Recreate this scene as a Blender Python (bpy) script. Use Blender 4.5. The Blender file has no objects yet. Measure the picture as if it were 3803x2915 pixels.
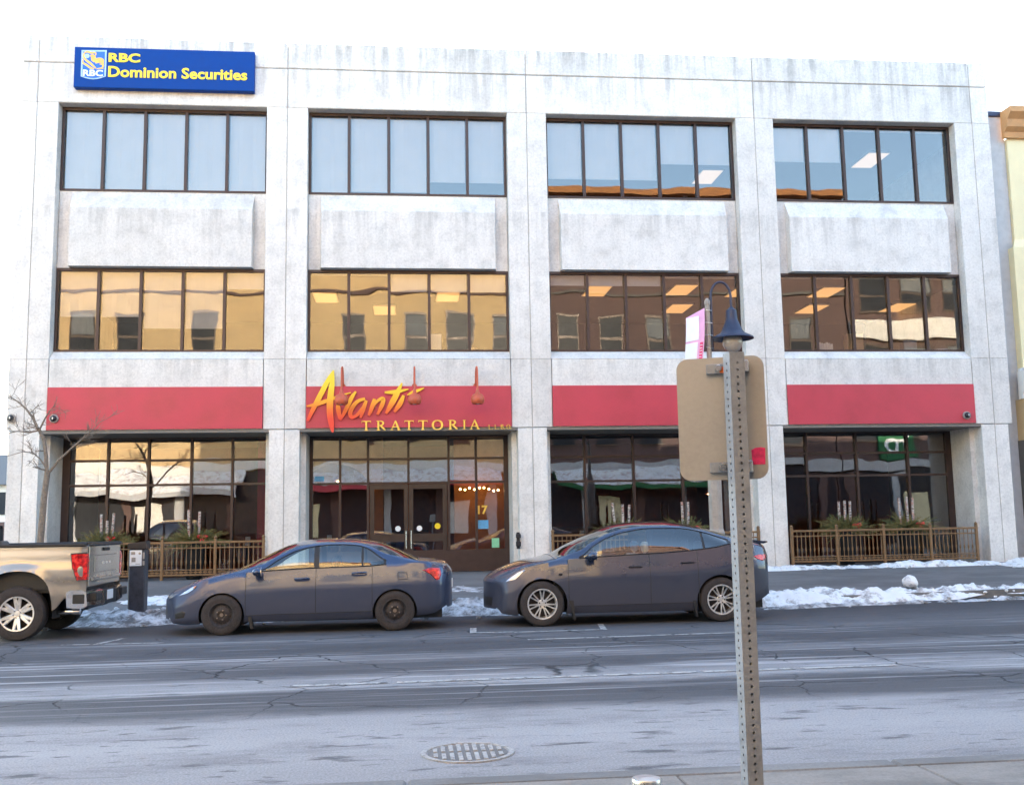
import bpy, bmesh, math, random
from mathutils import Vector, Matrix, noise as mnoise
R = math.radians
random.seed(7)
scene = bpy.context.scene
col = scene.collection

# ------------------------------------------------------------------ camera
CAM_Y, EYE = -25.2276, 1.625
def set_camera():
    yaw, pitch, roll = 0.1033, 0.1257, -0.0174
    cy, sy, cp, sp = math.cos(yaw), math.sin(yaw), math.cos(pitch), math.sin(pitch)
    w = Vector((sy * cp, cy * cp, sp)); r = Vector((cy, -sy, 0)); u = r.cross(w)
    r2 = r * math.cos(roll) + u * math.sin(roll); u2 = -r * math.sin(roll) + u * math.cos(roll)
    cd = bpy.data.cameras.new('camera'); co = bpy.data.objects.new('camera', cd); col.objects.link(co)
    cd.sensor_fit = 'HORIZONTAL'; cd.sensor_width = 36; cd.lens = 3852.2 / 3803 * 36
    cd.clip_start = 0.05; cd.clip_end = 3000
    m = Matrix((r2, u2, -w)).transposed().to_4x4(); m.translation = (0, CAM_Y, EYE)
    co.matrix_world = m
    scene.camera = co
set_camera()

# ------------------------------------------------------------------ sky, sun, exposure
SUN_EL, SUN_AZ = R(13), R(3)            # low winter sun straight behind the office building
world = bpy.data.worlds.new('World'); scene.world = world; world.use_nodes = True
nt = world.node_tree; nt.nodes.clear()
sky = nt.nodes.new('ShaderNodeTexSky'); sky.sky_type = 'NISHITA'; sky.sun_disc = False
sky.sun_elevation = SUN_EL; sky.sun_rotation = SUN_AZ
sky.air_density = 1.0; sky.dust_density = 1.0; sky.ozone_density = 1.0
bg = nt.nodes.new('ShaderNodeBackground'); bg.inputs[1].default_value = 0.15
wo = nt.nodes.new('ShaderNodeOutputWorld')
nt.links.new(sky.outputs[0], bg.inputs[0]); nt.links.new(bg.outputs[0], wo.inputs[0])
sd = bpy.data.lights.new('sun', 'SUN'); sd.energy = 2.6; sd.angle = R(0.53); sd.color = (1, 0.84, 0.62)
so = bpy.data.objects.new('sun', sd); col.objects.link(so)
sun_from = Vector((math.sin(SUN_AZ) * math.cos(SUN_EL), math.cos(SUN_AZ) * math.cos(SUN_EL), math.sin(SUN_EL)))
so.rotation_euler = (-sun_from).to_track_quat('-Z', 'Y').to_euler()
vs = scene.view_settings
vs.view_transform = 'Standard'; vs.look = 'None'; vs.gamma = 1.0; vs.exposure = 3.0
scene.render.engine = 'CYCLES'
scene.cycles.use_denoising = True
scene.cycles.max_bounces = 8; scene.cycles.transparent_max_bounces = 16
scene.cycles.sample_clamp_indirect = 6.0
scene.cycles.caustics_reflective = False; scene.cycles.caustics_refractive = False

# ------------------------------------------------------------------ materials
MATS = {}
def new_mat(name):
    m = bpy.data.materials.new(name); m.use_nodes = True
    n = m.node_tree.nodes; b = n['Principled BSDF']
    MATS[name] = m
    return m, n, m.node_tree.links, b
def rgb(c): return (c[0], c[1], c[2], 1)
def N(n, t, **kw):
    x = n.new(t)
    for k, v in kw.items(): setattr(x, k, v)
    return x
def noise_tex(n, l, coord, scale, detail=4, rough=.55, stretch=None, dist=0):
    t = N(n, 'ShaderNodeTexNoise'); t.inputs['Scale'].default_value = scale
    t.inputs['Detail'].default_value = detail; t.inputs['Roughness'].default_value = rough
    t.inputs['Distortion'].default_value = dist
    if stretch:
        mp = N(n, 'ShaderNodeMapping'); mp.inputs['Scale'].default_value = stretch
        l.new(coord, mp.inputs[0]); l.new(mp.outputs[0], t.inputs[0])
    else: l.new(coord, t.inputs[0])
    return t.outputs[0]
def ramp(n, l, fac, stops, interp='LINEAR'):
    r = N(n, 'ShaderNodeValToRGB'); r.color_ramp.interpolation = interp
    e = r.color_ramp.elements
    while len(e) < len(stops): e.new(0.5)
    for i, (p, c) in enumerate(stops):
        e[i].position = p; e[i].color = rgb(c) if not isinstance(c, (int, float)) else (c, c, c, 1)
    l.new(fac, r.inputs[0]); return r.outputs[0]
def mixc(n, l, fac, a, b, mode='MIX'):
    x = N(n, 'ShaderNodeMix', data_type='RGBA', blend_type=mode)
    for s, v in ((0, fac), (6, a), (7, b)):
        if hasattr(v, 'is_linked') or isinstance(v, bpy.types.NodeSocket): l.new(v, x.inputs[s])
        elif isinstance(v, (int, float)): x.inputs[s].default_value = v if s == 0 else (v, v, v, 1)
        else: x.inputs[s].default_value = rgb(v)
    return x.outputs[2]
def math_node(n, l, op, a, b=0.0, clamp=False):
    x = N(n, 'ShaderNodeMath', operation=op, use_clamp=clamp)
    for i, v in ((0, a), (1, b)):
        if isinstance(v, bpy.types.NodeSocket): l.new(v, x.inputs[i])
        else: x.inputs[i].default_value = v
    return x.outputs[0]
def bump(n, l, h, strength, dist, b):
    x = N(n, 'ShaderNodeBump'); x.inputs['Strength'].default_value = strength; x.inputs['Distance'].default_value = dist
    l.new(h, x.inputs['Height']); l.new(x.outputs[0], b.inputs['Normal']); return x
def coords(n, kind='Object'): return N(n, 'ShaderNodeTexCoord').outputs[kind]
def wpos(n): return N(n, 'ShaderNodeNewGeometry').outputs['Position']

def simple(name, c, rough=.6, metal=0, var=.12, scale=6, bmp=0, coat=0, spec=.5, fine=60):
    m, n, l, b = new_mat(name)
    co = wpos(n)
    f1 = noise_tex(n, l, co, scale, 5); f2 = noise_tex(n, l, co, fine, 3)
    f = math_node(n, l, 'ADD', math_node(n, l, 'MULTIPLY', f1, .6), math_node(n, l, 'MULTIPLY', f2, .4))
    lo = tuple(max(0, x * (1 - var * 2)) for x in c); hi = tuple(min(1, x * (1 + var * 1.4)) for x in c)
    l.new(ramp(n, l, f, [(.3, lo), (.5, c), (.72, hi)]), b.inputs['Base Color'])
    rr = ramp(n, l, f1, [(.3, max(.02, rough - .08)), (.7, min(1, rough + .08))])
    l.new(rr, b.inputs['Roughness'])
    b.inputs['Metallic'].default_value = metal; b.inputs['Coat Weight'].default_value = coat
    b.inputs['Specular IOR Level'].default_value = spec
    if bmp: bump(n, l, f2, .5, bmp, b)
    return m

def emit(name, c, s):
    m, n, l, b = new_mat(name)
    b.inputs['Base Color'].default_value = rgb((.8, .8, .8))
    b.inputs['Emission Color'].default_value = rgb(c); b.inputs['Emission Strength'].default_value = s
    t = noise_tex(n, l, wpos(n), 5, 2)
    l.new(ramp(n, l, t, [(.3, tuple(x * .9 for x in c)), (.7, c)]), b.inputs['Emission Color'])
    return m

def glass(name, tint, refl, wobble=0.0, wscale=.5, rough=0.0):
    m, n, l, b = new_mat(name)
    n.remove(b)
    tr = N(n, 'ShaderNodeBsdfTransparent'); tr.inputs[0].default_value = rgb(tint)
    gl = N(n, 'ShaderNodeBsdfGlossy'); gl.inputs[0].default_value = (.95, .95, .95, 1); gl.inputs['Roughness'].default_value = rough
    lw = N(n, 'ShaderNodeFresnel'); lw.inputs['IOR'].default_value = 1.5
    fac = math_node(n, l, 'ADD', lw.outputs[0], refl, True)
    mx = N(n, 'ShaderNodeMixShader')
    l.new(fac, mx.inputs[0]); l.new(tr.outputs[0], mx.inputs[1]); l.new(gl.outputs[0], mx.inputs[2])
    if wobble:
        co = N(n, 'ShaderNodeObjectInfo')
        add = N(n, 'ShaderNodeVectorMath', operation='ADD')
        l.new(wpos(n), add.inputs[0])
        rnd = N(n, 'ShaderNodeCombineXYZ'); l.new(math_node(n, l, 'MULTIPLY', co.outputs['Random'], 40), rnd.inputs[0]); l.new(rnd.outputs[0], add.inputs[1])
        t = noise_tex(n, l, add.outputs[0], wscale, 1.5)
        bp = N(n, 'ShaderNodeBump'); bp.inputs['Strength'].default_value = 1; bp.inputs['Distance'].default_value = wobble
        l.new(t, bp.inputs['Height']); l.new(bp.outputs[0], gl.inputs['Normal'])
    l.new(mx.outputs[0], n['Material Output'].inputs[0])
    return m

def concrete_mat(name, c, stain=.55):
    m, n, l, b = new_mat(name)
    p = wpos(n)
    big = noise_tex(n, l, p, .35, 5, .6)
    mid = noise_tex(n, l, p, 2.2, 6, .65)
    fine = noise_tex(n, l, p, 17, 6, .8)
    sep = N(n, 'ShaderNodeSeparateXYZ'); l.new(p, sep.inputs[0])
    streak = noise_tex(n, l, p, 1.0, 6, .7, (3.2, 3.2, .28))
    base = ramp(n, l, fine, [(.30, tuple(x * .78 for x in c)), (.5, c), (.70, tuple(min(1, x * 1.12) for x in c))])
    tone = ramp(n, l, mid, [(.28, .80), (.52, 1.0), (.8, 1.05)])
    base = mixc(n, l, 1.0, base, tone, 'MULTIPLY')
    tone2 = ramp(n, l, big, [(.3, .90), (.65, 1.03)])
    base = mixc(n, l, 1.0, base, tone2, 'MULTIPLY')
    oi = N(n, 'ShaderNodeObjectInfo'); base = mixc(n, l, 1.0, base, ramp(n, l, oi.outputs['Random'], [(0, .90), (1, 1.04)]), 'MULTIPLY')
    # run-off stains: strongest under the parapet top, weaker below each ledge
    z = sep.outputs[2]
    def under(z0, depth):
        a = math_node(n, l, 'SUBTRACT', z0, z)
        a = math_node(n, l, 'DIVIDE', a, depth)
        up = math_node(n, l, 'GREATER_THAN', a, 0)
        fade = math_node(n, l, 'SUBTRACT', 1.0, a, True)
        return math_node(n, l, 'MULTIPLY', up, fade)
    msk = math_node(n, l, 'MAXIMUM', under(13.75, 1.0), math_node(n, l, 'MULTIPLY', under(13.02, 1.3), .8))
    msk = math_node(n, l, 'MAXIMUM', msk, math_node(n, l, 'MULTIPLY', under(9.42, 1.3), .6))
    msk = math_node(n, l, 'MAXIMUM', msk, math_node(n, l, 'MULTIPLY', under(5.68, .8), .5))
    msk = math_node(n, l, 'MAXIMUM', msk, .16)
    st = ramp(n, l, streak, [(.47, 0.0), (.62, 1.0)])
    sf = math_node(n, l, 'MULTIPLY', math_node(n, l, 'MULTIPLY', msk, st), stain, True)
    base = mixc(n, l, sf, base, (.16, .155, .15))
    l.new(base, b.inputs['Base Color']); b.inputs['Roughness'].default_value = .85
    b.inputs['Specular IOR Level'].default_value = .25
    bump(n, l, fine, .55, .012, b)
    return m

concrete_mat('concrete', (.78, .755, .72))
simple('concrete_joint', (.36, .33, .30), .9)
simple('soffit', (.20, .185, .17), .8, var=.1)
simple('red_board', (.50, .045, .07), .5, var=.12, scale=1.2, bmp=.001)
simple('bronze_frame', (.055, .034, .03), .45, .3, var=.15)
simple('dark_frame', (.05, .035, .03), .4, .3, var=.15)
glass('office_glass', (.86, .86, .86), .03, .0045, .7)
glass('shop_glass', (.80, .80, .82), .07, .006, .7)
simple('blind_fabric', (.72, .74, .76), .85, var=.04, scale=2)
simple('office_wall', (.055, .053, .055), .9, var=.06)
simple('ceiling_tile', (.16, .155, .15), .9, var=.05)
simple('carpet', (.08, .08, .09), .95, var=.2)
emit('office_light', (1, .50, .16), .17)
emit('office_light_pale', (1, .70, .45), .14)
simple('shop_wall', (.26, .09, .05), .85, var=.15)
simple('shop_orange', (.55, .22, .07), .85, var=.12)
simple('shop_dark', (.05, .03, .025), .7, var=.2)
simple('wood_table', (.16, .07, .035), .45, var=.25, scale=12)
emit('warm_bulb', (1, .62, .22), 9)
simple('white_paint', (.78, .78, .77), .55, var=.06)
simple('white_card', (.80, .82, .83), .6, var=.05)
simple('sign_blue', (.003, .05, .26), .6, var=.05, spec=.15)
simple('shield_blue', (.01, .13, .62), .35, var=.04)
simple('sign_yellow', (.92, .66, .02), .4, var=.04)
simple('lion_gold', (.88, .50, .10), .45, var=.1, scale=20)
simple('shield_edge', (.38, .55, .85), .4, var=.04)
simple('gold_letter', (.80, .55, .10), .35, .3, var=.08)
simple('terracotta_lamp', (.50, .10, .045), .45, var=.1)
simple('fence_brown', (.19, .105, .045), .55, var=.18, scale=9)
simple('bark', (.20, .165, .135), .9, var=.3, scale=20, bmp=.006)
def birch():
    m, n, l, b = new_mat('birch_bark')
    p = wpos(n); a = noise_tex(n, l, p, 1.0, 3, .6, (14, 14, 55)); g = noise_tex(n, l, p, 9, 4)
    c = ramp(n, l, a, [(.40, (.07, .05, .045)), (.47, (.42, .36, .32)), (.70, (.60, .54, .49))])
    l.new(mixc(n, l, ramp(n, l, g, [(.5, 0.0), (.62, .6)]), c, (.42, .16, .12)), b.inputs['Base Color']); b.inputs['Roughness'].default_value = .8
birch()
simple('evergreen', (.21, .18, .065), .7, var=.35, scale=14)
simple('evergreen_dark', (.13, .145, .05), .7, var=.3, scale=14)
simple('red_ribbon', (.60, .03, .03), .5, var=.1)
simple('black_metal', (.025, .025, .03), .45, .2, var=.2)
simple('lamp_metal', (.035, .045, .085), .45, .35, var=.15)
simple('galvanised', (.27, .29, .325), .6, .08, var=.14, scale=12)
simple('sign_back', (.40, .38, .355), .55, .25, var=.06, scale=3)
simple('pole_grey', (.34, .31, .28), .7, var=.14)
simple('steel', (.55, .56, .57), .28, .9, var=.08)
simple('globe_glass', (.40, .37, .34), .25, var=.06, coat=.5)
simple('banner_pink', (.80, .40, .62), .7, var=.08)
simple('banner_white', (.85, .84, .85), .7, var=.03)
simple('banner_text', (.45, .02, .10), .7)
simple('sticker_red', (.75, .03, .16), .5, var=.2, scale=40)
simple('sticker_orange', (.75, .16, .02), .5)
simple('sticker_blue', (.12, .40, .70), .5, var=.15, scale=30)
simple('sticker_green', (.25, .62, .38), .5, var=.1, scale=30)
simple('neighbour_yellow', (.80, .71, .45), .8, var=.07, scale=1.5)
simple('neighbour_grey', (.50, .51, .52), .85, var=.08)
simple('cornice_brown', (.55, .30, .13), .7, var=.1)
simple('stone_white', (.72, .70, .66), .75, var=.06)
simple('dark_stone', (.10, .095, .09), .7, var=.15)
simple('tan_wall', (.54, .39, .21), .85, var=.10, scale=1.2)
simple('iron_salted', (.34, .335, .33), .8, var=.3, scale=20)
simple('curtain_grey', (.16, .17, .18), .8)
simple('brown_brick', (.115, .075, .07), .85, var=.15, scale=2)  # brick tone deepened to stand in for shade on the right-hand buildings opposite
simple('roof_brown', (.33, .15, .06), .8, var=.15)
def dark_pane():
    m, n, l, b = new_mat('dark_pane')
    l.new(ramp(n, l, noise_tex(n, l, wpos(n), .6, 2), [(.3, (.024, .028, .036)), (.7, (.04, .045, .055))]), b.inputs['Base Color']); b.inputs['Roughness'].default_value = .3; b.inputs['Specular IOR Level'].default_value = .08
dark_pane()
simple('awning_green', (.012, .14, .05), .7, var=.1)
simple('awning_grey', (.45, .46, .48), .8, var=.1)
simple('pillar_black', (.04, .042, .055), .5, var=.3, scale=12)
simple('plastic_black', (.016, .016, .018), .55, var=.2)
simple('seat_fabric', (.10, .10, .105), .9, var=.15)
simple('chrome', (.72, .72, .74), .12, 1.0, var=.03)
simple('alloy', (.74, .74, .74), .35, .7, var=.12, scale=18)
simple('tyre', (.038, .033, .034), .88, var=.30, scale=9, bmp=.003)
simple('steel_wheel', (.045, .04, .042), .6, .3, var=.35, scale=18)
glass('car_glass', (.80, .92, .92), .08)
glass('tinted_glass', (.20, .25, .30), .10)
simple('lens_clear', (.55, .60, .68), .12, .4, var=.15, scale=18)
simple('lens_amber', (.75, .30, .12), .2, var=.1)
def tail_mat():
    m, n, l, b = new_mat('lens_red')
    t = noise_tex(n, l, wpos(n), 16, 3)
    l.new(ramp(n, l, t, [(.35, (.22, .005, .008)), (.55, (.75, .02, .02)), (.75, (.95, .10, .06))]), b.inputs['Base Color'])
    b.inputs['Roughness'].default_value = .15; b.inputs['Coat Weight'].default_value = .6
tail_mat()

def car_paint(name, c, metal, dirt, ztop, amount):
    m, n, l, b = new_mat(name)
    p = wpos(n)
    sep = N(n, 'ShaderNodeSeparateXYZ'); l.new(p, sep.inputs[0])
    big = noise_tex(n, l, p, 3.0, 6, .65, (1, 1, 1.6)); fine = noise_tex(n, l, p, 90, 3, .6)
    # road salt film: heavy along the sills, thinning out towards the shoulder line
    h = math_node(n, l, 'DIVIDE', math_node(n, l, 'SUBTRACT', ztop, sep.outputs[2]), ztop * .62)
    h = math_node(n, l, 'ADD', h, math_node(n, l, 'MULTIPLY', math_node(n, l, 'SUBTRACT', big, .5), 1.0))
    d = ramp(n, l, h, [(.05, .02), (.45, amount * .7), (1.0, amount)])
    d = math_node(n, l, 'MULTIPLY', d, ramp(n, l, fine, [(.3, .75), (.7, 1.0)]))
    l.new(mixc(n, l, d, c, dirt), b.inputs['Base Color'])
    l.new(math_node(n, l, 'SUBTRACT', metal, math_node(n, l, 'MULTIPLY', d, metal), True), b.inputs['Metallic'])
    l.new(ramp(n, l, d, [(0, .26), (.25, .38), (.8, .8)]), b.inputs['Roughness'])
    cw = math_node(n, l, 'SUBTRACT', .9, math_node(n, l, 'MULTIPLY', d, 1.3), True)
    l.new(cw, b.inputs['Coat Weight']); b.inputs['Coat Roughness'].default_value = .06
    return m
car_paint('sedan_paint', (.034, .056, .118), .6, (.064, .064, .086), .90, .60)
car_paint('suv_paint', (.034, .048, .090), .55, (.064, .063, .081), .96, .66)
car_paint('truck_paint', (.36, .33, .29), .5, (.15, .13, .115), .95, .5)

def asphalt_mat():
    m, n, l, b = new_mat('asphalt')
    p = wpos(n)
    sep = N(n, 'ShaderNodeSeparateXYZ'); l.new(p, sep.inputs[0])
    warp = noise_tex(n, l, p, .5, 4, .6, (.25, 1, 1)); warp2 = noise_tex(n, l, p, 2.6, 5, .7, (.22, 1.2, 1))
    y = math_node(n, l, 'ADD', sep.outputs[1], math_node(n, l, 'MULTIPLY', math_node(n, l, 'SUBTRACT', warp, .5), .55))
    y = math_node(n, l, 'ADD', y, math_node(n, l, 'MULTIPLY', math_node(n, l, 'SUBTRACT', warp2, .5), .50))
    t = math_node(n, l, 'DIVIDE', math_node(n, l, 'ADD', y, 19.0), 13.2)      # 0 near kerb (-19) .. 1 far kerb (-5.8)
    P = lambda yy: (yy + 19.0) / 13.2
    # how much dried road salt lies on the asphalt: wheel tracks are worn dark, the strips between stay pale
    salt = ramp(n, l, t, [(0, .18), (P(-18.62), .10), (P(-18.32), .72), (P(-17.0), .95), (P(-15.95), .82), (P(-15.55), .16), (P(-14.55), .10),
                          (P(-14.25), .80), (P(-13.5), .62), (P(-13.15), .16), (P(-12.5), .14), (P(-12.1), .40), (P(-11.75), .34), (P(-11.4), .10),
                          (P(-10.5), .12), (P(-9.8), .26), (P(-8.4), .16), (P(-7.0), .04), (1, .04)])
    patch = noise_tex(n, l, p, 1.3, 7, .72, (.35, 1.2, 1)); grain = noise_tex(n, l, p, 55, 4, .75)
    spots = noise_tex(n, l, p, 3.4, 4, .6, (.42, 1.3, 1))
    s = math_node(n, l, 'MULTIPLY', salt, ramp(n, l, patch, [(.30, .55), (.48, 1.0), (.75, 1.12)]))
    s = math_node(n, l, 'MULTIPLY', s, ramp(n, l, spots, [(.33, .30), (.41, 1.0)]))
    dash = noise_tex(n, l, p, 1.0, 3, .6, (3.0, 11, 1)); dzone = noise_tex(n, l, p, .55, 3)
    dd = math_node(n, l, 'MULTIPLY', ramp(n, l, dash, [(.31, 1.0), (.37, 0.0)]), ramp(n, l, dzone, [(.42, 0.0), (.55, 1.0)]))
    s = math_node(n, l, 'MULTIPLY', s, math_node(n, l, 'SUBTRACT', 1.0, math_node(n, l, 'MULTIPLY', dd, .75)))
    s = math_node(n, l, 'MULTIPLY', s, ramp(n, l, grain, [(.32, .62), (.68, 1.22)]), True)
    strk = noise_tex(n, l, p, 1.0, 4, .65, (.16, 9, 1)); szone = noise_tex(n, l, p, .7, 3, .6, (.4, 1, 1))
    sk = math_node(n, l, 'MULTIPLY', ramp(n, l, strk, [(.54, 0.0), (.64, 1.0)]), ramp(n, l, szone, [(.40, 0.0), (.54, 1.0)]))
    sk = math_node(n, l, 'MULTIPLY', sk, ramp(n, l, t, [(P(-15.6), 0.0), (P(-15.2), .5), (P(-14.3), 1.0), (P(-10), .7), (P(-9.2), .15), (P(-8), 0.0)]))
    s = math_node(n, l, 'ADD', s, sk, True)
    # cracks, sealed dark
    dn = N(n, 'ShaderNodeTexNoise'); dn.inputs['Scale'].default_value = 1.1; dn.inputs['Detail'].default_value = 5; l.new(p, dn.inputs[0])
    off = N(n, 'ShaderNodeVectorMath', operation='MULTIPLY_ADD'); l.new(dn.outputs['Color'], off.inputs[0]); off.inputs[1].default_value = (.9, .9, 0); l.new(p, off.inputs[2])
    vmap = N(n, 'ShaderNodeMapping'); vmap.inputs['Scale'].default_value = (.62, .42, 0); l.new(off.outputs[0], vmap.inputs[0])
    vo = N(n, 'ShaderNodeTexVoronoi', feature='DISTANCE_TO_EDGE'); vo.inputs['Scale'].default_value = 1.0; l.new(vmap.outputs[0], vo.inputs[0])
    cm = noise_tex(n, l, p, .45, 2)
    crack = math_node(n, l, 'MULTIPLY', ramp(n, l, vo.outputs[0], [(.003, 1.0), (.010, 0.0)]), ramp(n, l, cm, [(.46, 0.0), (.54, 1.0)]))
    crack = math_node(n, l, 'MULTIPLY', crack, ramp(n, l, t, [(P(-15.9), 0.0), (P(-15.3), 1.0), (P(-9.2), 1.0), (P(-8.6), 0.0)]))
    asp = ramp(n, l, grain, [(.25, (.020, .020, .025)), (.5, (.040, .040, .047)), (.8, (.078, .078, .086))])
    c = mixc(n, l, s, asp, (.39, .39, .40))
    c = mixc(n, l, math_node(n, l, 'MULTIPLY', crack, .85), c, (.008, .008, .010))
    l.new(c, b.inputs['Base Color'])
    l.new(ramp(n, l, s, [(0, .62), (.5, .9)]), b.inputs['Roughness'])
    h = math_node(n, l, 'SUBTRACT', grain, math_node(n, l, 'MULTIPLY', crack, 1.5))
    b.inputs['Specular IOR Level'].default_value = .25
    bump(n, l, h, .8, .012, b)
asphalt_mat()

def paving_mat(name, c, damp, scale=1.2):
    m, n, l, b = new_mat(name)
    p = wpos(n)
    a = noise_tex(n, l, p, scale, 6, .68, (.6, 1.1, 1)); g = noise_tex(n, l, p, 60, 4, .7)
    base = ramp(n, l, g, [(.28, tuple(x * .78 for x in c)), (.7, tuple(x * 1.15 for x in c))])
    d = ramp(n, l, a, [(.42, 1.0), (.58, 0.0)])
    l.new(mixc(n, l, math_node(n, l, 'MULTIPLY', d, damp), base, tuple(x * .38 for x in c)), b.inputs['Base Color'])
    b.inputs['Roughness'].default_value = .8; bump(n, l, g, .5, .006, b)
paving_mat('far_paving', (.17, .165, .165), .45)
paving_mat('near_paving', (.24, .225, .205), .55, 1.6)
paving_mat('kerb_concrete', (.20, .198, .195), .5)
paving_mat('ground_dirt', (.14, .13, .12), .4, .4)
def paint_mat():
    m, n, l, b = new_mat('road_paint')
    p = wpos(n); a = noise_tex(n, l, p, 7, 6, .75); g = noise_tex(n, l, p, 60, 3, .7)
    w = ramp(n, l, a, [(.40, 0.0), (.52, 1.0)])
    l.new(mixc(n, l, w, (.10, .10, .105), (.46, .455, .44)), b.inputs['Base Color'])
    b.inputs['Roughness'].default_value = .8
paint_mat()
def snow_mat(name, c, dirt, lo, hi):
    m, n, l, b = new_mat(name)
    p = wpos(n); a = noise_tex(n, l, p, 3.5, 7, .72); g = noise_tex(n, l, p, 30, 4, .7)
    w = ramp(n, l, a, [(lo, 1.0), (hi, 0.0)])
    l.new(mixc(n, l, w, c, dirt), b.inputs['Base Color'])
    b.inputs['Roughness'].default_value = .75; b.inputs['Subsurface Weight'].default_value = .15
    b.inputs['Subsurface Radius'].default_value = (.03, .03, .04)
    bump(n, l, g, .7, .02, b)
snow_mat('snow', (.80, .815, .83), (.30, .285, .28), .36, .50)
snow_mat('dirty_snow', (.60, .61, .635), (.13, .122, .12), .42, .60)
def gradient_mat():
    m, n, l, b = new_mat('script_gradient')
    sep = N(n, 'ShaderNodeSeparateXYZ'); l.new(wpos(n), sep.inputs[0])
    t = math_node(n, l, 'DIVIDE', math_node(n, l, 'SUBTRACT', sep.outputs[2], 4.05), 1.45)
    l.new(ramp(n, l, t, [(.10, (.80, .05, .03)), (.26, (.86, .16, .02)), (.42, (.90, .40, .02)), (.62, (.90, .62, .03)), (1, (.88, .70, .05))]), b.inputs['Base Color'])
    b.inputs['Roughness'].default_value = .4
gradient_mat()

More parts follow.
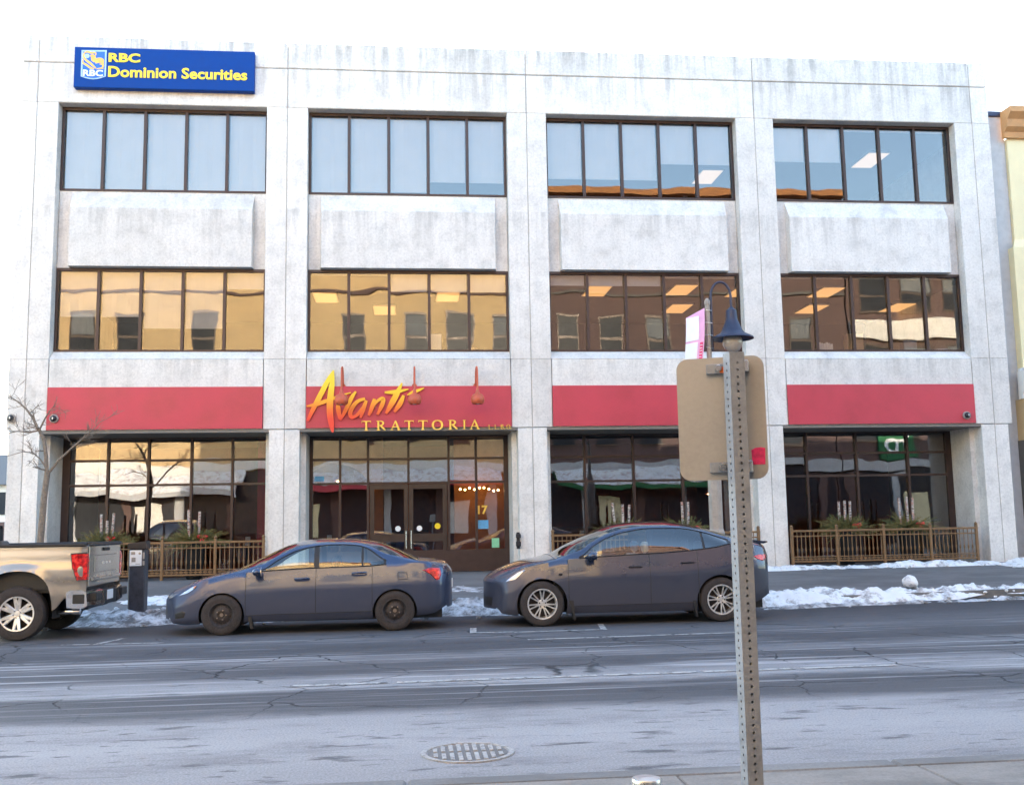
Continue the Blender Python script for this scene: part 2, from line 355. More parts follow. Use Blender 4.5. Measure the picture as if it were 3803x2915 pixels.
# ------------------------------------------------------------------ mesh building
class MB:
    def __init__(s): s.v = []; s.f = []; s.m = []
    def add(s, vs, fs, mi=0):
        o = len(s.v); s.v += [tuple(v) for v in vs]
        s.f += [tuple(i + o for i in f) for f in fs]; s.m += [mi] * len(fs); return s
    def box(s, x0, x1, y0, y1, z0, z1, mi=0):
        return s.add([(x0, y0, z0), (x1, y0, z0), (x1, y1, z0), (x0, y1, z0), (x0, y0, z1), (x1, y0, z1), (x1, y1, z1), (x0, y1, z1)],
                     [(0, 3, 2, 1), (4, 5, 6, 7), (0, 1, 5, 4), (1, 2, 6, 5), (2, 3, 7, 6), (3, 0, 4, 7)], mi)
    def cbox(s, x0, x1, y0, y1, z0, z1, c=.015, mi=0):
        vs = []
        for dz in (0, 1):
            for (ax, ay) in ((0, 0), (1, 0), (1, 1), (0, 1)):
                pass
        X, Y, Z = (x0, x1), (y0, y1), (z0, z1)
        idx = {}
        for i in (0, 1):
            for j in (0, 1):
                for k in (0, 1):
                    sx, sy, sz = (1 - 2 * i) * c, (1 - 2 * j) * c, (1 - 2 * k) * c
                    idx[(i, j, k, 0)] = len(vs); vs.append((X[i], Y[j] + sy, Z[k] + sz))
                    idx[(i, j, k, 1)] = len(vs); vs.append((X[i] + sx, Y[j], Z[k] + sz))
                    idx[(i, j, k, 2)] = len(vs); vs.append((X[i] + sx, Y[j] + sy, Z[k]))
        g = idx; F = []
        F.append([g[0, 0, 0, 0], g[0, 0, 1, 0], g[0, 1, 1, 0], g[0, 1, 0, 0]]); F.append([g[1, 0, 0, 0], g[1, 1, 0, 0], g[1, 1, 1, 0], g[1, 0, 1, 0]])
        F.append([g[0, 0, 0, 1], g[1, 0, 0, 1], g[1, 0, 1, 1], g[0, 0, 1, 1]]); F.append([g[0, 1, 0, 1], g[0, 1, 1, 1], g[1, 1, 1, 1], g[1, 1, 0, 1]])
        F.append([g[0, 0, 0, 2], g[0, 1, 0, 2], g[1, 1, 0, 2], g[1, 0, 0, 2]]); F.append([g[0, 0, 1, 2], g[1, 0, 1, 2], g[1, 1, 1, 2], g[0, 1, 1, 2]])
        for j in (0, 1):
            for k in (0, 1): F.append([g[0, j, k, 1], g[1, j, k, 1], g[1, j, k, 2], g[0, j, k, 2]])
        for i in (0, 1):
            for k in (0, 1): F.append([g[i, 0, k, 0], g[i, 1, k, 0], g[i, 1, k, 2], g[i, 0, k, 2]])
            for j in (0, 1): F.append([g[i, j, 0, 0], g[i, j, 1, 0], g[i, j, 1, 1], g[i, j, 0, 1]])
        for i in (0, 1):
            for j in (0, 1):
                for k in (0, 1): F.append([g[i, j, k, 0], g[i, j, k, 1], g[i, j, k, 2]])
        return s.add(vs, F, mi)
    def prism(s, pts, d0, d1, plane='XZ', mi=0):
        """closed polygon pts (a,b) extruded along the third axis"""
        def P(a, b, d): return {'XZ': (a, d, b), 'XY': (a, b, d), 'YZ': (d, a, b)}[plane]
        n = len(pts)
        vs = [P(a, b, d0) for a, b in pts] + [P(a, b, d1) for a, b in pts]
        fs = [tuple(range(n)), tuple(range(2 * n - 1, n - 1, -1))] + [(i, (i + 1) % n, (i + 1) % n + n, i + n) for i in range(n)]
        return s.add(vs, fs, mi)
    def tube(s, path, rad, n=8, cap=True, mi=0):
        path = [Vector(p) for p in path]; rs = rad if isinstance(rad, (list, tuple)) else [rad] * len(path)
        vs, fs = [], []; prev = None
        for i, p in enumerate(path):
            d = (path[min(i + 1, len(path) - 1)] - path[max(i - 1, 0)])
            d = d.normalized() if d.length > 1e-9 else Vector((0, 0, 1))
            a = prev - d * prev.dot(d) if prev is not None else d.orthogonal()
            a = a.normalized() if a.length > 1e-6 else d.orthogonal().normalized()
            prev = a; b = d.cross(a)
            for k in range(n):
                t = 2 * math.pi * k / n
                vs.append(p + (a * math.cos(t) + b * math.sin(t)) * rs[i])
        for i in range(len(path) - 1):
            for k in range(n):
                fs.append((i * n + k, i * n + (k + 1) % n, (i + 1) * n + (k + 1) % n, (i + 1) * n + k))
        if cap: fs += [tuple(range(n - 1, -1, -1)), tuple(range((len(path) - 1) * n, len(path) * n))]
        return s.add(vs, fs, mi)
    def lathe(s, prof, c, axis='Z', n=24, mi=0, closed=False, cap=True):
        """prof = [(radius, along axis)]"""
        vs, fs = [], []
        for (r, h) in prof:
            for k in range(n):
                t = 2 * math.pi * k / n; a, b = r * math.cos(t), r * math.sin(t)
                vs.append({'Z': (c[0] + a, c[1] + b, c[2] + h), 'Y': (c[0] + a, c[1] + h, c[2] + b), 'X': (c[0] + h, c[1] + a, c[2] + b)}[axis])
        m = len(prof)
        for i in range(m if closed else m - 1):
            j = (i + 1) % m
            for k in range(n): fs.append((i * n + k, i * n + (k + 1) % n, j * n + (k + 1) % n, j * n + k))
        if not closed and cap:
            if prof[0][0] > 1e-6: fs.append(tuple(range(n - 1, -1, -1)))
            if prof[-1][0] > 1e-6: fs.append(tuple(range((m - 1) * n, m * n)))
        return s.add(vs, fs, mi)
    def sphere(s, c, r, n=12, m=8, sq=(1, 1, 1), mi=0):
        vs, fs = [], []
        for i in range(m + 1):
            ph = math.pi * i / m
            for k in range(n):
                t = 2 * math.pi * k / n
                vs.append((c[0] + r * sq[0] * math.sin(ph) * math.cos(t), c[1] + r * sq[1] * math.sin(ph) * math.sin(t), c[2] + r * sq[2] * math.cos(ph)))
        for i in range(m):
            for k in range(n): fs.append((i * n + k, i * n + (k + 1) % n, (i + 1) * n + (k + 1) % n, (i + 1) * n + k))
        return s.add(vs, fs, mi)
    def stroke(s, pts, y0, y1, mi=0, sub=5):
        """brush stroke in the facade plane: pts = (x, z, width), rounded, extruded from y0 (front) to y1"""
        P = []
        k = len(pts)
        for i in range(k - 1):
            p0, p1, p2, p3 = pts[max(i - 1, 0)], pts[i], pts[i + 1], pts[min(i + 2, k - 1)]
            for j in range(sub):
                t = j / sub
                P.append(tuple(.5 * ((2 * p1[q]) + (-p0[q] + p2[q]) * t + (2 * p0[q] - 5 * p1[q] + 4 * p2[q] - p3[q]) * t * t + (-p0[q] + 3 * p1[q] - 3 * p2[q] + p3[q]) * t ** 3) for q in range(3)))
        P.append(pts[-1])
        L, Rr = [], []
        for i, (x, z, w) in enumerate(P):
            a, b = P[max(i - 1, 0)], P[min(i + 1, len(P) - 1)]
            dx, dz = b[0] - a[0], b[1] - a[1]; q = math.hypot(dx, dz) or 1
            nx, nz = -dz / q * w / 2, dx / q * w / 2
            L.append((x + nx, z + nz)); Rr.append((x - nx, z - nz))
        n = len(P); vs = []
        for y in (y0, y1):
            vs += [(x, y, z) for x, z in L] + [(x, y, z) for x, z in Rr]
        fs = []
        for i in range(n - 1):
            fs.append((i, i + 1, n + i + 1, n + i)); fs.append((2 * n + i, 3 * n + i, 3 * n + i + 1, 2 * n + i + 1))
            fs.append((i, 2 * n + i, 2 * n + i + 1, i + 1)); fs.append((n + i, n + i + 1, 3 * n + i + 1, 3 * n + i))
        fs += [(0, n, 3 * n, 2 * n), (n - 1, 3 * n - 1, 4 * n - 1, 2 * n - 1)]
        return s.add(vs, fs, mi)
    def mesh(s, name, mats, smooth=None):
        me = bpy.data.meshes.new(name); me.from_pydata(s.v, [], s.f)
        for m in (mats if isinstance(mats, (list, tuple)) else [mats]): me.materials.append(MATS[m])
        if len(set(s.m)) > 1: me.polygons.foreach_set('material_index', s.m)
        bm = bmesh.new(); bm.from_mesh(me); bmesh.ops.recalc_face_normals(bm, faces=bm.faces); bm.to_mesh(me); bm.free()
        if smooth is not None:
            me.polygons.foreach_set('use_smooth', [True] * len(me.polygons)); me.set_sharp_from_angle(angle=R(smooth))
        me.update(); return me
    def build(s, name, mats, parent=None, smooth=None):
        return link(name, s.mesh(name, mats, smooth), parent)
def link(name, me, parent=None):
    o = bpy.data.objects.new(name, me); col.objects.link(o)
    if parent is not None: o.parent = parent
    return o
def tag(o, label=None, cat=None, group=None, kind=None):
    for k, v in (('label', label), ('category', cat), ('group', group), ('kind', kind)):
        if v: o[k] = v
    return o
def thing(name, label, cat, group=None, loc=(0, 0, 0), rz=0):
    o = bpy.data.objects.new(name, None); col.objects.link(o); o.location = loc; o.rotation_euler = (0, 0, rz)
    o.empty_display_size = .1
    return tag(o, label, cat, group)
def text_mesh(name, body, size, mats, offset=0.0, extrude=.01, shear=0, xscale=1, spacing=1.0):
    """lettering in the facade plane, lower-left corner at the origin, facing -Y"""
    cu = bpy.data.curves.new(name, 'FONT'); cu.body = body; cu.size = size; cu.offset = offset; cu.extrude = extrude
    cu.shear = shear; cu.space_character = spacing; cu.resolution_u = 3
    ob = bpy.data.objects.new('glyphs', cu); col.objects.link(ob)
    dg = bpy.context.evaluated_depsgraph_get(); dg.update()
    me = bpy.data.meshes.new_from_object(ob.evaluated_get(dg)); bpy.data.objects.remove(ob); bpy.data.curves.remove(cu)
    me.transform(Matrix.Diagonal((xscale, 1, 1, 1))); me.transform(Matrix.Rotation(R(90), 4, 'X'))
    me.materials.clear(); me.materials.append(MATS[mats]); me.name = name
    return me
def fit_text(name, body, x0, x1, z0, z1, y, mats, parent, offset=.0, extrude=.012):
    me = text_mesh(name, body, 1.0, mats, 0, 1)
    xs = [v.co.x for v in me.vertices]; zs = [v.co.z for v in me.vertices]
    w, h = max(xs) - min(xs), max(zs) - min(zs)
    sc = (z1 - z0) / h
    bpy.data.meshes.remove(me)
    me = text_mesh(name, body, sc, mats, offset, extrude)
    xs = [v.co.x for v in me.vertices]; zs = [v.co.z for v in me.vertices]
    ax, az = min(xs), min(zs); kx = (x1 - x0) / (max(xs) - ax); kz = (z1 - z0) / (max(zs) - az)
    for v in me.vertices: v.co.x = x0 + (v.co.x - ax) * kx; v.co.z = z0 + (v.co.z - az) * kz; v.co.y += y
    return link(name, me, parent)
def copy_tree(o, parent=None):
    c = o.copy(); col.objects.link(c); c.parent = parent
    for ch in list(o.children): copy_tree(ch, c)
    return c
def smoothstep(a, b, x):
    t = max(0, min(1, (x - a) / (b - a))); return t * t * (3 - 2 * t)
# ================================================================== the setting
def zr(x, y): return .012 * max(0, min(x, 22) - 6) * smoothstep(-14, -6, y)       # the far side of the road climbs slightly to the right
def zk(x): return .13 + zr(x, -6)
def zs(x, y):                                                              # far pavement: rises gently from the kerb to the facade
    t = max(0, min(1, (y + 5.85) / 5.4)); return zk(x) + (.45 - zk(x)) * t

def sheet(name, x0, x1, y0, y1, zf, nx, ny, mat, smooth=40):
    b = MB()
    vs = [(x0 + (x1 - x0) * i / nx, y0 + (y1 - y0) * j / ny, 0) for j in range(ny + 1) for i in range(nx + 1)]
    vs = [(x, y, zf(x, y)) for x, y, _ in vs]
    fs = [(j * (nx + 1) + i, j * (nx + 1) + i + 1, (j + 1) * (nx + 1) + i + 1, (j + 1) * (nx + 1) + i) for j in range(ny) for i in range(nx)]
    b.add(vs, fs)
    return tag(b.build(name, mat, None, smooth), kind='structure')
g = MB(); g.box(-900, 900, -900, 900, -.4, -.06); tag(g.build('ground', 'ground_dirt'), kind='structure')
sheet('road', -70, 70, -18.80, -5.98, lambda x, y: zr(x, y), 140, 25, 'asphalt')
pave = sheet('far_pavement', -60, 60, -5.84, 1.55, lambda x, y: zs(x, y), 120, 30, 'far_paving')
# kerb stones along both sides
kb = tag(thing('far_kerb', None, None), kind='structure')
for i in range(-8, 10):
    x0 = i * 3.0; b = MB()
    z0, z1 = zk(x0), zk(x0 + 3)
    b.add([(x0 + .004, -6.0, -.1), (x0 + 2.996, -6.0, -.1), (x0 + 2.996, -5.83, -.1), (x0 + .004, -5.83, -.1),
           (x0 + .004, -5.985, z0 + .012), (x0 + 2.996, -5.985, z1 + .012), (x0 + 2.996, -5.83, z1 + .012), (x0 + .004, -5.83, z0 + .012)],
          [(0, 3, 2, 1), (4, 5, 6, 7), (0, 1, 5, 4), (1, 2, 6, 5), (2, 3, 7, 6), (3, 0, 4, 7)])
    b.build('kerbstone', 'kerb_concrete', kb)
nk = tag(thing('near_kerb', None, None), kind='structure')
for i in range(-4, 6):
    b = MB(); b.cbox(i * 3.0 + .004, i * 3 + 2.996, -18.94, -18.76, -.1, .125, .018); b.build('kerbstone', 'kerb_concrete', nk)
np_ = MB(); np_.box(-60, 60, -28.4, -18.95, -.1, .10)
np_ = tag(np_.build('near_pavement', 'near_paving'), kind='structure')
slab_me = None
for i in range(-6, 10):
    for j in range(3):
        if slab_me is None:
            b = MB(); b.cbox(0, 1.49, 0, 1.49, .02, .128, .008); slab_me = b.mesh('slab', 'near_paving')
        o = link('slab', slab_me, np_); o.location = (i * 1.5 + .1, -20.45 - j * 1.5, random.uniform(-.003, .003))

# painted lines
mk = tag(thing('road_markings', None, None), kind='structure')
def paint(name, pts):
    b = MB(); n = len(pts)
    b.add([(x, y, zr(x, y) + .006) for x, y in pts], [tuple(range(n))]); b.build(name, 'road_paint', mk)
def bar(name, x0, y0, x1, y1, w):
    dx, dy = x1 - x0, y1 - y0; L = math.hypot(dx, dy); nx, ny = -dy / L * w / 2, dx / L * w / 2
    k = max(1, int(L / 1.0))
    for i in range(k):
        a, c = i / k, (i + 1) / k - (.012 if i < k - 1 else 0)
        xa, ya, xb, yb = x0 + dx * a, y0 + dy * a, x0 + dx * c, y0 + dy * c
        paint(name, [(xa - nx, ya - ny), (xb - nx, yb - ny), (xb + nx, yb + ny), (xa + nx, ya + ny)])
bar('centre_line', -1.2, -14.05, 5.4, -13.95, .10)
bar('lane_line', 1.7, -10.40, 4.9, -10.25, .09)
bar('bay_line', 1.0, -9.28, 1.62, -9.28, .10); bar('bay_line', 1.62, -9.34, 3.05, -9.30, .09); bar('bay_line', 1.0, -9.3, 1.05, -8.55, .10); bar('bay_line', 3.0, -9.26, 3.1, -8.45, .09)
bar('bay_line', -4.95, -9.36, -3.5, -9.45, .08); bar('bay_line', -4.45, -9.3, -4.25, -8.65, .09)

# manhole cover set in the road
mh = thing('manhole_cover', 'round ribbed iron manhole cover set in the salted road', 'manhole', loc=(.435, -17.52, .0))
b = MB(); b.lathe([(.335, -.02), (.335, .011), (.30, .011), (.295, -.004), (.29, -.02)], (0, 0, 0), 'Z', 40); b.build('rim', 'iron_salted', mh, 40)
b = MB(); b.lathe([(0.0, .004), (.286, .004), (.286, -.02)], (0, 0, 0), 'Z', 40); lid = b.build('lid', 'kerb_concrete', mh, 40)
b = MB()
for i in range(-4, 5):
    x = i * .058; h = math.sqrt(max(0, .27 ** 2 - x * x))
    for (y0, y1) in ((-h, -.03), (.03, h)):
        if y1 - y0 > .05: b.cbox(x - .016, x + .016, y0, y1, .002, .013, .003)
b.build('rib', 'iron_salted', lid)

# snow
def berm(name, x0, x1, yc, w, h, zf, mat, seed, lump=1.0, nxm=26, hole=None):
    nx = int((x1 - x0) * nxm); ny = 22; b = MB(); vs = []
    for j in range(ny + 1):
        for i in range(nx + 1):
            x = x0 + (x1 - x0) * i / nx; t = j / ny * 2 - 1
            wob = mnoise.noise((x * .7, seed, 0)) * .35
            ww = w * (1 + .5 * mnoise.noise((x * .5, seed + 9, 0)))
            y = yc + wob * w + t * ww / 2
            e = min(1, min(x - x0, x1 - x) / .9 + .25 * mnoise.noise((x * 3, y * 5, seed))); e = max(0, e)
            prof = max(0, 1 - t * t) ** .8 * e
            amp = h * max(.08, .62 + .9 * mnoise.noise((x * .45, seed + 3, 1)))
            z = prof * (amp + lump * .085 * mnoise.fractal((x * 3.1, y * 3.1, seed), 1.0, 2.1, 4) + lump * .055 * mnoise.noise((x * 6.5, y * 6.5, seed)) + lump * .035 * abs(mnoise.noise((x * 15, y * 15, seed))))
            if hole: z *= hole(x)
            vs.append((x, y, zf(x, y) + z - .03 * (1 - prof) - .004))
    fs = [(j * (nx + 1) + i, j * (nx + 1) + i + 1, (j + 1) * (nx + 1) + i + 1, (j + 1) * (nx + 1) + i) for j in range(ny) for i in range(nx)]
    b.add(vs, fs)
    rr = random.Random(int(seed * 10))
    for _ in range(int((x1 - x0) * 7 * lump)):              # clods thrown off the ridge
        x = rr.uniform(x0 - .2, x1 + .2); y = yc + rr.uniform(-.75, .75) * w; r = rr.uniform(.012, .05)
        k0 = len(b.v); b.sphere((x, y, zf(x, y) + r * .3), r, 6, 4, (1.3, 1, .8))
        for q in range(k0, len(b.v)): v = Vector(b.v[q]); b.v[q] = tuple(v + Vector((1, 1, .6)) * r * .5 * mnoise.noise(v * 25))
    return b, name, mat
def far_z(x, y):
    a = zr(x, y); return a + (max(zk(x), zs(x, y)) - a) * smoothstep(-6.35, -5.8, y)
def snow(name, label, **kw):
    b, nm, mt = berm(name, **kw); return tag(b.build(name, mt, None, 60), label, 'snow', kind='stuff')
snow('snow_ridge', 'snow ridge ploughed up along the kerb behind the parked cars', x0=5.6, x1=24, yc=-5.70, w=.85, h=.095, zf=far_z, mat='snow', seed=1.3, lump=1.15)
snow('snow_ridge', 'thin line of snow left in the gutter', x0=6.0, x1=19, yc=-6.55, w=.36, h=.055, zf=far_z, mat='dirty_snow', seed=4.1, lump=.6)
snow('snow_ridge', 'grey churned snow between the pickup and the blue sedan', x0=-6.4, x1=-1.8, yc=-5.85, w=1.7, h=.13, zf=far_z, mat='dirty_snow', seed=8.2)
snow('snow_ridge', 'clean snow bank on the pavement in front of the brown fence', x0=-6.0, x1=-2.0, yc=-4.2, w=1.3, h=.10, zf=far_z, mat='snow', seed=2.7, lump=.6)
snow('snow_ridge', 'dirty snow heap between the sedan and the dark hatchback', x0=-.5, x1=3.2, yc=-5.85, w=1.3, h=.10, zf=far_z, mat='dirty_snow', seed=11.2)
snow('snow_ridge', 'packed snow in front of the restaurant door', x0=-1.2, x1=3.4, yc=-3.0, w=1.7, h=.05, zf=far_z, mat='dirty_snow', seed=21.2, lump=.35)
snow('snow_ridge', 'snow strip along the foot of the wall and fence', x0=6.0, x1=15.2, yc=-.75, w=.75, h=.12, zf=far_z, mat='snow', seed=5.5, lump=.7)
snow('snow_ridge', 'snow heap at the corner of the office building', x0=14.2, x1=17.6, yc=-.95, w=1.2, h=.40, zf=far_z, mat='snow', seed=15.5)
b = MB(); b.sphere((0, 0, 0), .135, 14, 10, (1.15, 1, .95))
b.v = [tuple(Vector(v) * (1 + .28 * mnoise.noise(Vector(v) * 9))) for v in b.v]
o = b.build('snow_lump', 'snow', None, 60); o.location = (9.95, -5.25, .35)
tag(o, 'round lump of snow sitting on the kerbside ridge', 'snow')

# ================================================================== the office building
BX = [-5.894, .106, 6.106, 12.106]         # bay centres
JX = [-8.894, -2.894, 3.106, 9.106, 15.106]
XL, XR = -9.30, 15.60
bld = thing('office_building', 'three storey pale concrete office building with red restaurant fascia and four window bays', 'building')
def panel(x0, x1, z0, z1, y0=0.0, y1=.45, c=.018, nm='concrete_panel'):
    b = MB(); b.cbox(x0 + .009, x1 - .009, y0, y1, z0 + (.007 if z0 > 13 else .0025), z1 - (.007 if 13.0 < z1 < 13.1 else .0025), c if z0 > 13 or 13 < z1 < 13.1 else .006); return b.build(nm, 'concrete', bld)
for i, xc in enumerate(BX):
    a, c = JX[i], JX[i + 1]
    panel(a, c, 13.04, 13.72, -.012, .40)                       # parapet unit
    panel(a, c, 12.02, 13.04)                                   # head unit
    for (p, q, s) in ((a, xc - 2.49, -1), (xc + 2.49, c, 1)):
        panel(p, q, 5.67, 12.02)                                # half pier
        panel(p, q, 3.97, 5.67)
        lo, hi = (p, q - .14) if s < 0 else (p + .14, q)
        panel(lo, hi, .30, 3.955, 0, .42)                       # narrower pier at street level
        b = MB(); xx = xc + s * 2.52
        b.box(min(xx, xx + s * .5), max(xx, xx + s * .5), .40, 1.42, .42, 3.95); b.build('reveal_wall', 'concrete', bld)
    panel(xc - 2.49, xc + 2.49, 3.97, 5.67, 0.003, .45)         # band behind the red fascia
    # sloping sill under the second floor window
    b = MB(); b.prism([(0.0, 5.672), (.33, 5.672), (.33, 5.90), (.30, 5.90)], xc - 2.49, xc + 2.49, 'YZ'); b.build('sill', 'concrete', bld)
    # projecting bevelled spandrel between the two upper windows
    zt, zb = 9.885, 7.955
    b = MB(); b.box(xc - 2.488, xc + 2.488, .30, .38, zb, zt); b.build('spandrel_backing', 'concrete', bld)
    b = MB(); y0, y1 = .299, .06; f0, f1, c = xc - 2.19, xc + 2.19, .03
    prof = [(y0, zb + .003), (y1, zb + .003), (y1, 9.40), (y0, 9.84)]
    b.add([(f0, y, z) if k in (0, 3) else (f0 + c, y, z) for k, (y, z) in enumerate(prof)] + [(f1, y, z) if k in (0, 3) else (f1 - c, y, z) for k, (y, z) in enumerate(prof)],
          [(0, 1, 2, 3), (7, 6, 5, 4), (0, 4, 5, 1), (1, 5, 6, 2), (2, 6, 7, 3), (3, 7, 4, 0)])
    b.build('spandrel_panel', 'concrete', bld)
    # red fascia board and soffit
    b = MB(); b.cbox(xc - 2.487, xc + 2.487, -.035, .0015, 3.985, 4.995, .006)
    tag(b.build('fascia_board', 'red_board', bld), 'plain red fascia board')
    b = MB(); b.box(xc - 2.63, xc + 2.63, .012, 1.5, 3.90, 3.965); b.build('soffit', 'soffit', bld)
for (x0, x1, lo) in ((XL, JX[0], XL + .06), (JX[4], XR, None)):
    panel(x0, x1, 13.04, 13.72, -.012, .4); panel(x0, x1, 12.02, 13.04); panel(x0, x1, 5.67, 12.02); panel(x0, x1, 3.97, 5.67)
    if lo: panel(lo, x1, .30, 3.955)
    else: panel(x0, x1 - .12, .30, 3.955)
# dark joint backing behind the panels, then the body of the building
b = MB()
for xj in JX: b.box(xj - .03, xj + .03, .013, .30, .3, 13.6)
for zj in (13.04, 12.02, 3.96): b.box(XL + .05, XR - .15, .031, .08, zj - .02, zj + .02) if zj > 13 else None
b.build('joint_filler', 'concrete_joint', bld)
b = MB(); b.box(XL + .02, XL + .3, .45, 16, .3, 13.6); b.build('side_wall', 'concrete', bld)
b = MB(); b.box(XR - .3, XR - .13, .45, 16, .3, 13.6); b.build('side_wall', 'concrete', bld)
b = MB(); b.box(XL + .02, XR - .02, 15.8, 16.1, .3, 13.6); b.build('back_wall', 'concrete', bld)
b = MB(); b.box(XL + .31, XR - .31, .40, 15.79, 13.1, 13.4); b.build('roof', 'soffit', bld)
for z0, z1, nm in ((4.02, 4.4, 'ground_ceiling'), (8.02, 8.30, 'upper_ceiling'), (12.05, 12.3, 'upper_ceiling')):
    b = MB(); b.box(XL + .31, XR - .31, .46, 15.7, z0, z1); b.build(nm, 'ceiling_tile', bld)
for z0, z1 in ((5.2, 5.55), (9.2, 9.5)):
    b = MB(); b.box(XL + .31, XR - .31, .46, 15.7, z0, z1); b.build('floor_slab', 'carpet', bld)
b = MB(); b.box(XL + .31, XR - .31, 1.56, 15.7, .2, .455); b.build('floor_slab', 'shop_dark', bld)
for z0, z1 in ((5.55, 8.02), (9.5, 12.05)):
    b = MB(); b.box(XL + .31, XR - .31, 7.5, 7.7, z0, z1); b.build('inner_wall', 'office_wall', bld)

# upper windows: five lights each, roller blinds behind some of them
BL3 = [[1, 1, 1, 1, 1], [1, .93, .93, .80, .80], [.73, .73, .73, .52, .52], [.46, .46, .05, .05, .05]]
BL2 = [[.56, .56, .70, .70, .22], [.04, .04, .24, .24, .24], [.15, .15, .15, .05, .05], [.04, .04, .04, .04, .04]]
def upper_window(xc, z0, z1, blinds, ztop):
    x0, x1, y = xc - 2.488, xc + 2.488, .28
    b = MB(); fw = .055
    b.box(x0, x1, y, y + .09, z0, z0 + .05); b.box(x0, x1, y, y + .09, z1 - .07, z1)
    b.box(x0, x0 + fw, y + .001, y + .09, z0 + .05, z1 - .07); b.box(x1 - fw, x1, y + .001, y + .09, z0 + .05, z1 - .07)
    pw = (x1 - x0) / 5
    for k in range(1, 5): b.box(x0 + pw * k - .035, x0 + pw * k + .035, y - .012, y + .09, z0 + .05, z1 - .07)
    w = b.build('window', 'bronze_frame', bld)
    for k in range(5):
        p = MB(); a, c = x0 + pw * k + .034, x0 + pw * (k + 1) - .034
        if k == 0: a = x0 + fw - .002
        if k == 4: c = x1 - fw + .002
        t = random.uniform(-.0012, .0012); t2 = random.uniform(-.0012, .0012)
        # each pane sits a hair out of true, as real panes do
        p.add([(a, y + .050 + t, z0 + .045), (c, y + .050 - t, z0 + .045), (c, y + .050 - t + t2, z1 - .065), (a, y + .050 + t + t2, z1 - .065),
               (a, y + .058 + t, z0 + .045), (c, y + .058 - t, z0 + .045), (c, y + .058 - t + t2, z1 - .065), (a, y + .058 + t + t2, z1 - .065)],
              [(0, 1, 2, 3), (7, 6, 5, 4), (0, 4, 5, 1), (1, 5, 6, 2), (2, 6, 7, 3), (3, 7, 4, 0)])
        p.build('pane', 'office_glass', w)
        f = blinds[k]
        if f > .01:
            q = MB(); zb = z1 - (z1 - z0) * f if f < 1 else z0 + .03
            n = 8; vs = []; 
            for j in range(n + 1):
                x = a + .015 + (c - a - .03) * j / n; yy = y + .16 + .004 * math.sin(j * 2.1 + k)
                vs += [(x, yy, zb), (x, yy, z1 - .02)]
            vs += [(x, yy + .004, z) for x, yy, z in vs]
            m = 2 * (n + 1); fs = []
            for j in range(n): fs += [(2 * j, 2 * j + 2, 2 * j + 3, 2 * j + 1), (m + 2 * j, m + 2 * j + 1, m + 2 * j + 3, m + 2 * j + 2), (2 * j, m + 2 * j, m + 2 * j + 2, 2 * j + 2)]
            q.add(vs, fs); q.box(a + .015, c - .015, y + .152, y + .172, zb - .02, zb + .004)
            q.build('blind', 'blind_fabric', w)
for i, xc in enumerate(BX):
    upper_window(xc, 9.89, 12.015, BL3[i], 12.02)
    upper_window(xc, 5.895, 7.953, BL2[i], 7.96)
# ceiling lights seen through the glass
def ceiling_light(x, y, z, w=.6, d=1.2):
    b = MB(); b.cbox(x - w / 2 - .03, x + w / 2 + .03, y - d / 2 - .03, y + d / 2 + .03, z - .03, z + .01, .004)
    f = b.build('ceiling_light', 'white_paint', bld)
    b = MB(); b.box(x - w / 2, x + w / 2, y - d / 2, y + d / 2, z - .042, z - .032); b.build('diffuser', 'office_light' if z < 10 else 'office_light_pale', f)
for (x, y, z) in ((13.6, 2.9, 12.04), (9.2, 4.6, 12.04), (5.3, 2.6, 8.01), (7.65, 2.4, 8.01), (8.2, 4.9, 8.01), (9.45, 2.6, 8.01), (11.9, 2.6, 8.01), (12.4, 4.9, 8.01), (15.0, 4.6, 8.01),
                  (-.6, 5.3, 8.01), (1.2, 3.4, 8.01), (-2.2, 3.6, 8.01)):
    ceiling_light(x, y, z)

# street level glazing
def storefront(i, xs, hz, bottom, skip=(), glass_lo=None):
    y = 1.35
    x0, x1 = xs[0], xs[-1]; b = MB()
    b.box(BX[i] - 2.52, BX[i] + 2.52, y, y + .11, 3.86, 3.90)
    b.box(BX[i] - 2.52, x0 + .03, y + .002, y + .11, .45, 3.86); b.box(x1 - .03, BX[i] + 2.52, y + .002, y + .11, .45, 3.86)
    b.box(x0 + .03, x1 - .03, y, y + .10, .46, bottom + .05)
    for k, x in enumerate(xs[1:-1]): b.box(x - .03, x + .03, y - .02, y + .10, bottom + .05 if k + 1 not in skip else 2.70, 3.86)
    for k in range(len(xs) - 1):
        a = xs[k] + .03; c = xs[k + 1] - .03
        for z in hz: b.box(a, c, y - .004, y + .10, z - .028, z + .028)
    w = b.build('storefront', 'bronze_frame', bld)
    levels = [bottom + .05] + sorted(hz) + [3.86]
    for k in range(len(xs) - 1):
        for q in range(len(levels) - 1):
            if q == 0 and k in skip_cols.get(i, ()): continue
            p = MB(); t = random.uniform(-.0016, .0016); t2 = random.uniform(-.0016, .0016)
            a, c, z0, z1 = xs[k] + .028, xs[k + 1] - .028, levels[q] + (.026 if q else -.002), levels[q + 1] - (.026 if q < len(levels) - 2 else -.002)
            yy = y + .045
            p.add([(a, yy + t, z0), (c, yy - t, z0), (c, yy - t + t2, z1), (a, yy + t + t2, z1), (a, yy + .01 + t, z0), (c, yy + .01 - t, z0), (c, yy + .01 - t + t2, z1), (a, yy + .01 + t + t2, z1)],
                  [(0, 1, 2, 3), (7, 6, 5, 4), (0, 4, 5, 1), (1, 5, 6, 2), (2, 6, 7, 3), (3, 7, 4, 0)])
            p.build('pane', 'shop_glass', w)
    return w
skip_cols = {1: (2, 3)}
